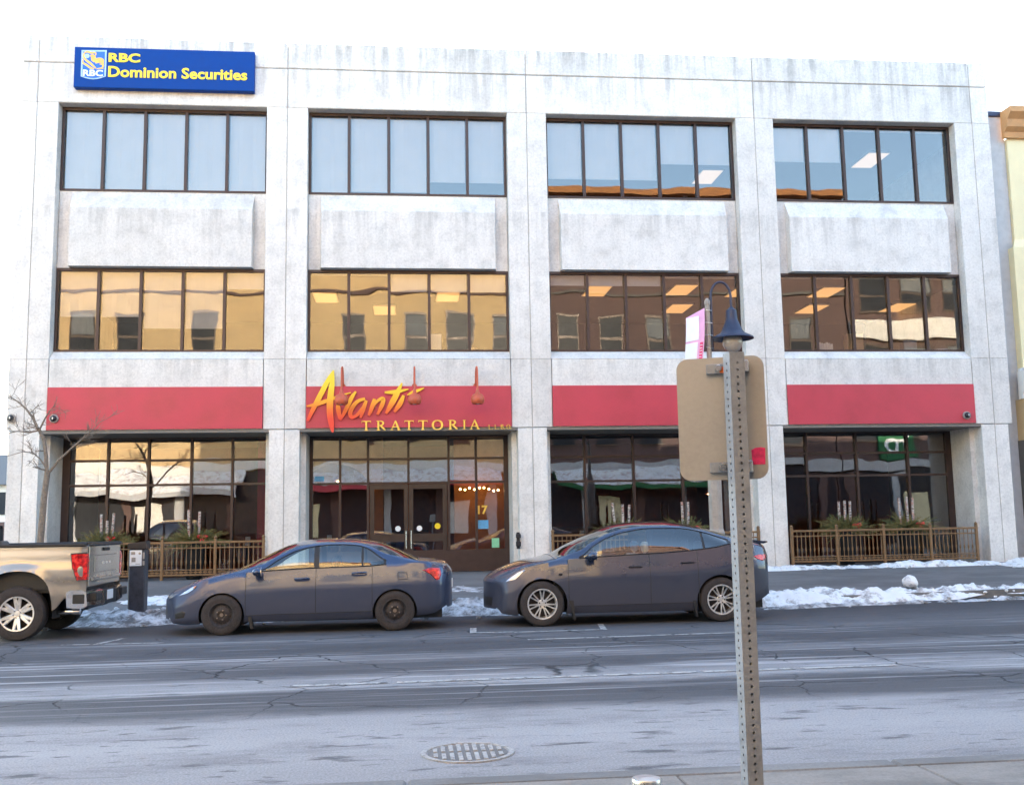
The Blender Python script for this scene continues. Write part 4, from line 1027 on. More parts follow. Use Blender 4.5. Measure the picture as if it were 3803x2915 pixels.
def banner():
    t = thing('pole_banner', 'bowed pink and white banner on the street lamp pole', 'banner', None, (5.93, -5.52, 0))
    ns = 14; W = .50; a = R(-58); ca, sa = math.cos(a), math.sin(a)
    def pt(u, z):                                        # u 0 at the pole .. 1 outer edge, blown into a shallow curve
        bow = .13 * math.sin(math.pi * (z - 4.3) / 1.5)
        x = -u * W; y = -bow * (1 - .2 * u)
        return Vector((x * ca - y * sa * 0 - .02 - .10 * (5.8 - z) , x * sa * 1.0 - bow, z))
    def strip(u0, u1, z0, z1, off):
        b = MB(); vs = []
        for j in range(ns + 1):
            z = z0 + (z1 - z0) * j / ns
            p, q = pt(u0, z), pt(u1, z)
            if z1 > 5.78: q.z -= .12 * (z - z0) / (z1 - z0) * u1
            vs += [p + Vector((0, -off, 0)), q + Vector((0, -off, 0)), q + Vector((0, .004 - off, 0)), p + Vector((0, .004 - off, 0))]
        fs = []
        for j in range(ns):
            for k in range(4): fs.append((4 * j + k, 4 * j + (k + 1) % 4, 4 * j + 4 + (k + 1) % 4, 4 * j + 4 + k))
        fs += [(3, 2, 1, 0), (4 * ns, 4 * ns + 1, 4 * ns + 2, 4 * ns + 3)]
        return b.add(vs, fs)
    strip(0, 1, 4.35, 5.80, 0).build('cloth', 'banner_pink', t, 60)
    strip(.34, .985, 4.36, 5.12, .005).build('white_panel', 'banner_white', t, 60)
    strip(.30, .985, 5.16, 5.66, .005).build('white_panel', 'banner_white', t, 60)
    strip(.06, .22, 4.45, 5.10, .005).build('red_strip', 'sticker_red', t, 60)
    b = MB()
    for k in range(7):
        z = 4.5 + k * .085; p, q = pt(.08, z), pt(.20, z)
        for dz in ((0, .05) if k % 2 else (.025,)): b.add([p + Vector((0, -.009, dz)), q + Vector((0, -.009, dz)), q + Vector((0, -.009, dz + .014)), p + Vector((0, -.009, dz + .014)), p + Vector((0, -.004, dz)), q + Vector((0, -.004, dz)), q + Vector((0, -.004, dz + .014)), p + Vector((0, -.004, dz + .014))],
              [(0, 1, 2, 3), (7, 6, 5, 4), (0, 4, 5, 1), (1, 5, 6, 2), (2, 6, 7, 3), (3, 7, 4, 0)])
    b.build('lettering', 'banner_white', t)
banner()

# ================================================================== sign post in the foreground
def sign_post():
    px, py = 1.205, -21.55
    t = thing('sign_post', 'perforated steel sign post standing on the near pavement', 'post', None, (px, py, .1), R(6.5))
    h = .029; top = 2.135; pitch = .0262; b = MB()
    z0 = .3; nh = int((top - .01 - z0) / pitch)
    def face(org, ux, nrm):
        """one side of the tube: a strip with a row of punched octagonal holes"""
        Vz = Vector((0, 0, 1)); o = Vector(org); u = Vector(ux); n = Vector(nrm); r = .0052; k8 = 8
        b.add([o - u * h + Vz * 0, o + u * h + Vz * 0, o + u * h + Vz * z0, o - u * h + Vz * z0], [(0, 1, 2, 3)])
        for i in range(nh):
            a, c = z0 + i * pitch, z0 + (i + 1) * pitch; zc = (a + c) / 2
            outer = [o + u * x + Vz * z for x, z in ((h, zc), (h, c), (0, c), (-h, c), (-h, zc), (-h, a), (0, a), (h, a))]
            inner = [o + u * r * math.cos(R(45 * k)) + Vz * (zc + r * math.sin(R(45 * k))) for k in range(k8)]
            deep = [p - n * .003 for p in inner]
            b.add(outer + inner + deep, [(k, (k + 1) % 8, 8 + (k + 1) % 8, 8 + k) for k in range(8)] + [(8 + k, 8 + (k + 1) % 8, 16 + (k + 1) % 8, 16 + k) for k in range(8)])
        e = z0 + nh * pitch
        b.add([o - u * h + Vz * e, o + u * h + Vz * e, o + u * h + Vz * top, o - u * h + Vz * top], [(0, 1, 2, 3)])
    face((0, -h, 0), (1, 0, 0), (0, -1, 0)); face((-h, 0, 0), (0, -1, 0), (-1, 0, 0)); face((h, 0, 0), (0, 1, 0), (1, 0, 0)); face((0, h, 0), (-1, 0, 0), (0, 1, 0))
    b.build('tube', 'galvanised', t)
    s = thing('sign_plate', 'tan back of a rounded street sign fixed to the perforated post', 'sign', None, (px, py, .1), R(-22))
    w0, w1, zb, zt, rc = -.218, .105, 1.672, 2.130, .042
    pts = []
    for (cx, cz, a0) in ((w1 - rc, zt - rc, 0), (w0 + rc, zt - rc, 90), (w0 + rc, zb + rc, 180), (w1 - rc, zb + rc, 270)):
        pts += [(cx + rc * math.cos(R(a0 + q)), cz + rc * math.sin(R(a0 + q))) for q in range(0, 91, 15)]
    b = MB(); b.prism(pts, .052, .056); b.build('plate', 'sign_back', s)
    for z in (zt - .045, zb + .045):
        b = MB(); b.cbox(-.105, -.028, .035, .050, z - .019, z + .019, .002); br = b.build('bracket', 'galvanised', s)
        b = MB(); b.cbox(.035, .052, -.01, .052, z - .021, z + .021, .002); b.build('bracket', 'steel', s)
        b = MB(); b.lathe([(.0, -.012), (.011, -.012), (.013, -.004), (.016, 0)], (-.058, .034, z), 'Y', 12); b.build('bolt', 'steel', br, 40)
    b = MB(); b.prism([(.048, 1.725), (.094, 1.725), (.096, 1.785), (.08, 1.788), (.06, 1.786), (.046, 1.778)], .0505, .0515); tag(b.build('sticker', 'sticker_red', s), 'torn red sticker')
    b = MB(); b.cbox(-.055, -.030, .028, .034, zt - .062, zt - .040, .001); tag(b.build('sticker', 'sticker_orange', s), 'orange scrap on the clamp')
sign_post()
def bollard():
    t = thing('bollard', 'brushed steel bollard at the bottom edge of the picture', 'bollard', None, (.905, -21.2, .12))
    b = MB(); b.lathe([(.058, 0), (.058, .50), (.0585, .505), (.0585, .515), (.057, .52)], (0, 0, 0), 'Z', 32); b.build('tube', 'steel', t, 40)
    b = MB(); b.lathe([(.0575, .52), (.0575, .532), (.054, .538), (0, .541)], (0, 0, 0), 'Z', 32); b.build('cap', 'steel', t, 40)
    b = MB(); b.lathe([(.09, 0), (.09, .012), (.06, .016)], (0, 0, 0), 'Z', 24); b.build('flange', 'steel', t, 40)
bollard()
def pay_station():
    t = thing('pay_station', 'black pay station pillar with white notice behind the pickup tailgate', 'pay station', None, (-4.81, -6.0 + .35, .13))
    b = MB(); b.cbox(-.145, .145, -.13, .13, 0, 1.16, .02); b.build('pillar', 'pillar_black', t)
    b = MB(); b.prism([(-.16, 1.16), (.16, 1.16), (.16, 1.30), (-.16, 1.26)], -.15, .15); b.build('hood', 'black_metal', t)
    b = MB(); b.cbox(-.125, .085, -.142, -.129, .86, 1.14, .004); nt_ = b.build('notice', 'white_card', t)
    b = MB(); b.box(-.10, -.03, -.1435, -.1415, 1.06, 1.11); b.lathe([(.022, 0), (.022, .002)], (.05, -.1437, 1.08), 'Y', 14); b.box(-.09, -.02, -.1435, -.1415, .93, 1.01); b.box(-.02, .06, -.1436, -.1415, .89, .90); tag(b.build('print', 'pole_grey', nt_), kind='stuff')
    b = MB(); b.cbox(.10, .135, -.140, -.129, .98, 1.10, .004); b.cbox(.10, .135, -.140, -.129, .87, .95, .004); b.build('slot_panel', 'pole_grey', t)
pay_station()

# ================================================================== buildings next door and across the street
nb = thing('neighbour_building', 'yellow stuccoed building with brown cornice next to the office building', 'building')
b = MB(); b.box(15.75, 16.27, .45, 14, .3, 12.4); b.build('side_wall', 'neighbour_grey', nb)
b = MB(); b.cbox(15.68, 16.27, .40, 14, 12.4, 12.56, .02); b.build('coping', 'lamp_metal', nb)
b = MB(); b.box(16.28, 62, .35, 14, 8.7, 11.75); b.build('wall', 'neighbour_yellow', nb)  # runs on far out of view to keep low sun off the fronts opposite
b = MB(); b.box(16.13, 62, .20, 14, 5.35, 8.7); b.build('wall', 'neighbour_yellow', nb)
b = MB(); b.add([(16.13, .2, 8.70), (62, .2, 8.70), (62, .35, 8.95), (16.28, .35, 8.95)], [(0, 1, 2, 3)]); b.build('ledge', 'neighbour_yellow', nb)
b = MB(); b.prism([(.36, 11.75), (.25, 11.75), (.22, 11.90), (.08, 12.0), (.05, 12.2), (-.12, 12.35), (-.12, 12.5), (.36, 12.5)], 16.15, 62, 'YZ'); b.build('cornice', 'cornice_brown', nb)
b = MB(); b.prism([(.2, 4.62), (.05, 4.62), (.02, 4.75), (-.12, 4.85), (-.15, 5.15), (-.25, 5.2), (-.25, 5.32), (.2, 5.35)], 15.95, 62, 'YZ'); b.build('cornice', 'stone_white', nb)
b = MB(); b.box(15.98, 62, -.24, .2, 5.34, 5.42); b.build('snow_cap', 'snow', nb)
b = MB(); b.box(16.0, 62, .05, 14, 3.55, 4.62); b.build('wall', 'tan_wall', nb)
b = MB(); b.box(15.98, 62, .06, 14, .3, 3.55); b.build('wall', 'dark_stone', nb)
for k in range(4):
    x = 17.6 + k * 3
    for (z0, z1, yy) in ((6.2, 8.2, .2), (9.5, 11.5, .35)):
        b = MB(); b.box(x, x + 1.2, yy - .06, yy + .01, z0, z0 + .07); b.box(x, x + 1.2, yy - .06, yy + .01, z1 - .07, z1); b.box(x, x + .07, yy - .06, yy + .01, z0 + .07, z1 - .07); b.box(x + 1.13, x + 1.2, yy - .06, yy + .01, z0 + .07, z1 - .07); b.box(x + .07, x + 1.13, yy - .05, yy + .01, (z0 + z1) / 2 - .03, (z0 + z1) / 2 + .03)
        w = b.build('window', 'stone_white', nb)
        b = MB(); b.box(x + .06, x + 1.14, yy - .02, yy - .003, z0 + .06, z1 - .06); b.build('pane', 'dark_pane', w)
hs = thing('distant_house', 'small distant house at the far left beyond the building corner', 'house')
b = MB(); b.box(-38, -20.5, 34, 44, 0, 4.2); b.build('wall', 'white_paint', hs)
b = MB(); b.prism([(33.4, 4.2), (44.6, 4.2), (39, 6.2)], -38.4, -20.1, 'YZ'); b.build('roof', 'dark_stone', hs)
b = MB(); b.box(-26, -20.4, 33.9, 34.02, 0, 2.2); b.build('wall', 'brown_brick', hs)
for x in (-24.5, -22.6):
    b = MB(); b.box(x, x + 1, 33.86, 34.01, 2.6, 3.8); b.build('window', 'dark_pane', hs)

# across the street, behind the camera: what the windows reflect
def opposite(x0, x1, zt, yface, wall, lab, nm, rows, xs, ww, wh, bands=(), deep=12):
    t = thing(nm, lab, 'building', 'buildings across the street mirrored in the windows')
    b = MB(); b.box(x0, x1, yface - deep, yface, 0, zt); b.build('wall', wall, t)
    b = MB(); b.prism([(yface - .4, zt), (yface + .45, zt + .1), (yface + .5, zt + .45), (yface - .4, zt + .5)], x0 - .05, x1 + .05, 'YZ'); b.build('cornice', 'roof_brown', t)
    for (za, zb, mt, dep) in bands:
        b = MB(); b.cbox(x0 + .01, x1 - .01, yface - .05, yface + dep, za, zb, .02); b.build('band', mt, t)
    for (z, hh) in rows:
        for x in xs:
            b = MB(); y = yface
            b.box(x - ww / 2 - .1, x + ww / 2 + .1, y - .02, y + .08, z - .12, z); b.box(x - ww / 2 - .1, x + ww / 2 + .1, y - .02, y + .06, z + hh, z + hh + .14)
            b.box(x - ww / 2 - .06, x - ww / 2, y - .02, y + .04, z, z + hh); b.box(x + ww / 2, x + ww / 2 + .06, y - .02, y + .04, z, z + hh); b.box(x - ww / 2, x + ww / 2, y - .02, y + .03, z + hh * .48, z + hh * .54)
            w = b.build('window', 'dark_frame', t)
            b = MB(); b.box(x - ww / 2, x + ww / 2, y - .01, y + .012, z, z + hh); b.build('pane', 'dark_pane', w)
            if (int(x * 7) % 3): 
                b = MB(); b.box(x - ww / 2 + .03, x + ww / 2 - .03, y + .013, y + .018, z + hh * .56, z + hh - .02); b.build('curtain', 'curtain_grey', w)
    return t
YO = -28.6
tan = opposite(-26, 6.6, 17.2, YO, 'tan_wall', 'tall tan building across the street mirrored in the left windows', 'tan_building',
         [(10.3, 2.35), (6.3, 2.3)], [-23, -20.6, -16.6, -14.2, -10.4, -6.2, -2.6, .7, 3.0, 5.3], 1.15, 2.3, [(13.85, 14.0, 'brown_brick', .12), (9.2, 9.5, 'stone_white', .12), (4.6, 5.1, 'stone_white', .25)])
brick = opposite(6.7, 24.4, 19.35, YO, 'brown_brick', 'tall brown brick building across the street mirrored in the third window bay', 'brick_building',
         [(10.2, 2.4), (6.0, 2.4)], [8.6, 11.2, 13.7, 16.2, 18.8, 21.6], 1.15, 2.4, [(13.85, 14.0, 'dark_stone', .12), (4.4, 4.9, 'awning_grey', .2)])
banded = opposite(24.5, 40, 17.8, YO, 'brown_brick', 'brick building with pale stone bands mirrored in the rightmost windows', 'banded_building',
         [(13.0, 1.9), (9.2, 1.8), (6.0, 2.0)], [26.2, 28.6, 31.0, 33.4, 36, 38], 1.5, 2.4, [(11.4, 12.5, 'stone_white', .35), (15.0, 15.9, 'stone_white', .4), (8.2, 8.6, 'awning_grey', .2), (4.4, 4.9, 'awning_grey', .2)])
def awning(x0, x1, z0, z1, mat, lab, dep=1.1):
    t = thing('shop_awning', lab, 'awning', 'awnings across the street mirrored in the shop windows')
    b = MB(); b.prism([(YO + .3, z1), (YO + .3 + dep, z0), (YO + .3 + dep, z0 - .28), (YO + .3 + dep - .03, z0 - .28), (YO + .3 + dep - .05, z0 - .02), (YO + .3, z1 - .06)], x0, x1, 'YZ'); b.build('canvas', mat, t)
    b = MB(); b.prism([(YO + .32, z1 + .10), (YO + .3 + dep + .02, z0 + .06), (YO + .3 + dep + .02, z0 + .004), (YO + .32, z1 + .004)], x0 + .05, x1 - .05, 'YZ'); b.build('snow_cover', 'snow', t)
b = MB(); b.box(-25.9, 6.5, YO - .3, YO + .03, .1, 4.55); b.build('shop_front', 'dark_pane', tan)  # dark fronts added opposite to put shade into the mirrored street level
b = MB(); b.box(6.8, 24.3, YO - .3, YO + .03, .1, 4.35); b.build('shop_front', 'dark_pane', brick)
b = MB(); b.box(24.6, 39.9, YO - .3, YO + .03, .1, 4.35); b.build('shop_front', 'dark_pane', banded)
awning(-17.5, -8.5, 3.6, 4.5, 'awning_grey', 'grey awning under snow mirrored in the leftmost shop window')
awning(-5.5, 5.0, 3.9, 4.6, 'red_board', 'red awning under snow mirrored in the entrance glass')
awning(8.2, 17.2, 3.7, 4.5, 'awning_green', 'green awning under snow mirrored in the shop window behind the hatchback')
for ow, xa, xb in ((tan, -25.5, 6.2), (brick, 7.0, 24.2), (banded, 24.9, 39.5)):
    k = 0; x = xa
    while x < xb - 1:
        b = MB(); b.cbox(x, x + .45, YO + .03, YO + .16, .1, 4.3, .02); b.build('pilaster', 'awning_grey' if k % 2 else 'brown_brick', ow)
        if k % 3 == 1: b = MB(); b.cbox(x + .7, x + 2.0, YO + .031, YO + .06, 1.0, 3.0, .01); b.build('poster', ('neighbour_yellow', 'stone_white', 'red_board')[k % 3 - 1 + (k // 3) % 2], ow)
        x += 2.7; k += 1
g = thing('green_sign', 'square green sign across the street mirrored in the last shop window', 'sign')
b = MB(); b.cbox(26.7, 28.9, YO + .02, YO + .25, 4.95, 6.6, .02); b.build('sign_box', 'awning_green', g)
me = text_mesh('lettering', 'TD', 1.2, 'white_card', .04, .02); me.transform(Matrix.Rotation(R(180), 4, 'Z'))
o = link('lettering', me, g); o.location = (28.6, YO + .27, 5.3)
# ================================================================== vehicles
def curve(keys):
    """monotone cubic through (x, value) keys"""
    xs = [k[0] for k in keys]; ys = [k[1] for k in keys]; n = len(xs)
    d = [(ys[i + 1] - ys[i]) / (xs[i + 1] - xs[i]) for i in range(n - 1)]
    m = [d[0]] + [0 if d[i - 1] * d[i] <= 0 else 2 * d[i - 1] * d[i] / (d[i - 1] + d[i]) for i in range(1, n - 1)] + [d[-1]]
    def f(x):
        if x <= xs[0]: return ys[0]
        if x >= xs[-1]: return ys[-1]
        i = max(j for j in range(n - 1) if xs[j] <= x); h = xs[i + 1] - xs[i]; t = (x - xs[i]) / h
        return ys[i] * (1 + 2 * t) * (1 - t) ** 2 + m[i] * h * t * (1 - t) ** 2 + ys[i + 1] * t * t * (3 - 2 * t) + m[i + 1] * h * t * t * (t - 1)
    return f
def arch_cut(vs, faces, arches, side_min, zmax=9):
    """drop faces inside a wheel arch and pull the rim onto its outline. arches = (cx, cz, a, b, p)"""
    def s_of(v, A): return (abs((v[0] - A[0]) / A[2]) ** A[4] + abs((v[2] - A[1]) / A[3]) ** A[4]) ** (1 / A[4])
    keep, gone = [], []
    for f in faces:
        c = [sum(vs[i][k] for i in f[0]) / len(f[0]) for k in range(3)]
        (gone if abs(c[1]) > side_min and any(s_of(c, A) < 1 for A in arches) else keep).append(f)
    gi = {i for f in gone for i in f[0]}
    rim = {i for f in keep for i in f[0]} & gi
    for i in rim:
        A = min(arches, key=lambda q: abs(q[0] - vs[i][0])); s = s_of(vs[i], A)
        if s > .3:
            vs[i] = (A[0] + (vs[i][0] - A[0]) / s, vs[i][1], A[1] + (vs[i][2] - A[1]) / s)
    return keep
SEG = (2, 5, 5, 3, 6, 2, 8)
def loft_car(root, sp, paint):
    F = {k: curve(sp[k]) for k in ('W', 'zb', 'belt', 'rail', 'wr', 'top')}
    bow = curve(sp['bow'])
    x0, x1 = sp['W'][0][0], sp['W'][-1][0]
    keyx = sorted(set([x0, x1] + sp['cuts'])); xs = []
    for a, c in zip(keyx, keyx[1:]):
        n = max(1, round((c - a) / .036)); xs += [a + (c - a) * i / n for i in range(n)]
    xs.append(x1)
    def section(x):
        W, zb, be, ra, wr, tp = (F[k](x) for k in ('W', 'zb', 'belt', 'rail', 'wr', 'top'))
        ra = max(ra, be + .008); tp = max(tp, ra + .006); wr = min(wr, W - .10)
        zm = zb + (be - zb) * .48
        K = [(W - .07, zb), (W - .018, zb + (be - zb) * .14), (W, zm), (W - .010, be - (be - zb) * .32), (W - .085, be), (wr, ra), (wr - .075, ra + (tp - ra) * .42), (0, tp)]
        P = []
        for s in range(7):
            a, c = K[s], K[s + 1]
            for j in range(SEG[s]):
                t = j / SEG[s]
                if s < 4:
                    p0, p3 = K[max(s - 1, 0)], K[s + 2] if s < 3 else (2 * c[0] - a[0], 2 * c[1] - a[1])
                    q = [.5 * (2 * a[k] + (-p0[k] + c[k]) * t + (2 * p0[k] - 5 * a[k] + 4 * c[k] - p3[k]) * t * t + (-p0[k] + 3 * a[k] - 3 * c[k] + p3[k]) * t ** 3) for k in (0, 1)]
                elif s == 4: q = [a[0] + (c[0] - a[0]) * t + .022 * math.sin(math.pi * t) * min(1, (c[1] - a[1]) * 4), a[1] + (c[1] - a[1]) * t]
                elif s == 5: q = [a[0] + (c[0] - a[0]) * t, a[1] + (c[1] - a[1]) * (t * (2 - t))]
                else:
                    y = a[0] * (1 - t); q = [y, c[1] - (c[1] - a[1]) * (y / a[0]) ** 2]
                P.append(q)
        P.append([0, tp]); return P, W
    nv = sum(SEG) + 1; vs = []; nx = len(xs)
    for x in xs:
        P, W = section(x); B = bow(x)
        row = [(-y, z) for y, z in P] + [(y, z) for y, z in reversed(P[:-1])]
        for y, z in row: vs.append((x + B * (abs(y) / W) ** 2.2, y, z))
    nr = 2 * nv - 1
    seg_of = []
    for s, k in enumerate(SEG): seg_of += [s] * k
    seg_of = seg_of + seg_of[::-1]
    faces = []
    for i in range(nx - 1):
        for j in range(nr - 1):
            faces.append(((i * nr + j, (i + 1) * nr + j, (i + 1) * nr + j + 1, i * nr + j + 1), (xs[i] + xs[i + 1]) / 2, seg_of[j], -1 if j < nv - 1 else 1))
    caps = []
    for xe in (x0, x1):                                   # curved front and rear fascias
        P, W = section(xe); B = bow(xe); m = 14; k0 = len(vs)
        rows = [(P[0][0] - .05, P[0][1] - .03)] + P[:-1]
        for y, z in rows:
            for q in range(m + 1):
                yy = -y + 2 * y * q / m; vs.append((xe + B * (abs(yy) / W) ** 2.2, yy, z))
        for r in range(len(rows) - 1):
            zc = (rows[r][1] + rows[r + 1][1]) / 2
            nmk = 10 if sp['intake'][0] < zc < sp['intake'][1] and xe == x0 else 9
            for q in range(m):
                a = k0 + r * (m + 1) + q; caps.append(((a, a + 1, a + m + 2, a + m + 1) if xe == x0 else (a, a + m + 1, a + m + 2, a + 1), xe, nmk if 1 < q < m - 2 else 9, 0))
    faces = arch_cut(vs, faces, sp['arches'], sp['side_min'])
    groups = {}
    for f in faces + caps:
        ids, xc, s, sd = f; key = ('body', 0, 0)
        if s == 10: key = ('lower_grille', 0, 0)
        if s == 4 and sp['dlo'][0] < xc < sp['dlo'][1]:
            key = ('pillar', 0, 0)
            for k, (a, c) in enumerate(sp['lights']):
                if a < xc < c: key = ('side_window', k, sd)
        elif s == 6 and sp['screen'][0] < xc < sp['screen'][1]: key = ('windscreen', 0, 0)
        elif s == 6 and sp['rear'] and sp['rear'][0] < xc < sp['rear'][1]: key = ('rear_window', 0, 0)
        elif s == 6 and sp['roofglass'] and sp['roofglass'][0] < xc < sp['roofglass'][1]: key = ('roof_glass', 0, 0)
        elif s in (5, 6) and sp['bonnet'][0] < xc < sp['bonnet'][1]: key = ('bonnet', 0, 0)
        elif s in (5, 6) and sp['boot'] and sp['boot'][0] < xc < sp['boot'][1]: key = ('boot_lid', 0, 0)
        elif s in (0, 1, 2, 3):
            for k, (a, c) in enumerate(sp['doors']):
                if a < xc < c and s > 0: key = ('door', k, sd)
        groups.setdefault(key, []).append(ids)
    out = {}
    matof = {'side_window': 'car_glass', 'windscreen': 'car_glass', 'rear_window': 'tinted_glass', 'roof_glass': 'tinted_glass', 'pillar': 'plastic_black', 'lower_grille': 'plastic_black'}
    for key, fl in groups.items():
        used = sorted({i for f in fl for i in f}); mp = {i: q for q, i in enumerate(used)}
        b = MB(); b.add([vs[i] for i in used], [tuple(mp[i] for i in f) for f in fl])
        mt = matof.get(key[0], paint)
        if key[0] == 'side_window' and key[1] in sp['dark_lights']: mt = 'tinted_glass'
        me = bpy.data.meshes.new(key[0]); me.from_pydata(b.v, [], b.f); me.materials.append(MATS[mt])
        me.polygons.foreach_set('use_smooth', [True] * len(me.polygons)); me.set_sharp_from_angle(angle=R(38))
        out[key] = link(key[0], me, root)
    # seams: thin dark gaps following the skin
    def rowpath(x, side, s0, s1, push=.001):
        P, W = section(x); B = bow(x); a = sum(SEG[:s0]); c = sum(SEG[:s1])
        return [(x + B * (abs(y) / W) ** 2.2, side * (y + push), z) for y, z in P[a:c + 1]]
    for side in (-1, 1):
        b = MB()
        for x in sp['seams']: b.tube(rowpath(x, side, 1, 4), .0042, 5)
        for (a, c) in sp['doors']:
            pts = []
            for i in range(14):
                x = a + (c - a) * i / 13; P, W = section(x); y, z = P[SEG[0]]
                if all((abs((x - A[0]) / A[2]) ** A[4] + abs((z - A[1]) / A[3]) ** A[4]) > 1 for A in sp['arches']): pts.append((x, side * (y + .001), z))
            if len(pts) > 2: b.tube(pts, .0042, 5)
        b.build('panel_gap', 'plastic_black', root, 60)
        b = MB(); pts = []; pts2 = []
        for i in range(30):
            x = sp['dlo'][0] + (sp['dlo'][1] - sp['dlo'][0]) * i / 29; P, W = section(x); a, c = P[sum(SEG[:4])], P[sum(SEG[:5])]
            pts.append((x, side * (a[0] + .002), a[1])); pts2.append((x, side * (c[0] + .002), c[1]))
        b.tube(pts, .010, 6); b.tube(pts2, .009, 6); b.build('window_trim', 'plastic_black', root, 60)
    b = MB()
    for x in sp['cross_seams']:
        P, W = section(x); B = bow(x); a = sum(SEG[:5]); half = P[a:]
        row = [(x + B * (abs(y) / W) ** 2.2, -y, z + .001) for y, z in half] + [(x + B * (abs(y) / W) ** 2.2, y, z + .001) for y, z in reversed(half[:-1])]
        b.tube(row, .0045, 5)
    if b.v: b.build('panel_gap', 'plastic_black', root, 60)
    return section, bow
def skin_patch(section, bow, poly, side, off, name, mat, root, n=10):
    """a lens lying on the body side: polygon in (x, z) projected on the skin and pushed out"""
    xsn = [p[0] for p in poly]; zsn = [p[1] for p in poly]
    def ysk(x, z):
        P, W = section(x); best = None
        for (ya, za), (yb, zb) in zip(P, P[1:]):
            if min(za, zb) - 1e-6 <= z <= max(za, zb) + 1e-6:
                t = (z - za) / (zb - za) if abs(zb - za) > 1e-6 else 0
                y = ya + (yb - ya) * t; best = y if best is None else max(best, y)
        if best is None: best = P[0][0] if z < P[0][1] else 0.05
        return best, W
    cx, cz = sum(xsn) / len(xsn), sum(zsn) / len(zsn)
    rings = []; m = len(poly) * 4; dense = []
    for i in range(len(poly)):
        a, c = poly[i], poly[(i + 1) % len(poly)]
        for j in range(4): dense.append((a[0] + (c[0] - a[0]) * j / 4, a[1] + (c[1] - a[1]) * j / 4))
    b = MB(); vs = []
    for k in range(n + 1):
        t = k / n
        for (x, z) in dense:
            X, Z = x + (cx - x) * t, z + (cz - z) * t
            y, W = ysk(X, Z); o_ = off * min(1, t * 5) - .003 * (1 - min(1, t * 5))
            vs.append((X + bow(X) * (y / W) ** 2.2, side * (y + o_), Z))
    fs = []
    for k in range(n):
        for i in range(m): fs.append((k * m + i, k * m + (i + 1) % m, (k + 1) * m + (i + 1) % m, (k + 1) * m + i))
    b.add(vs, fs); return b.build(name, mat, root, 50)
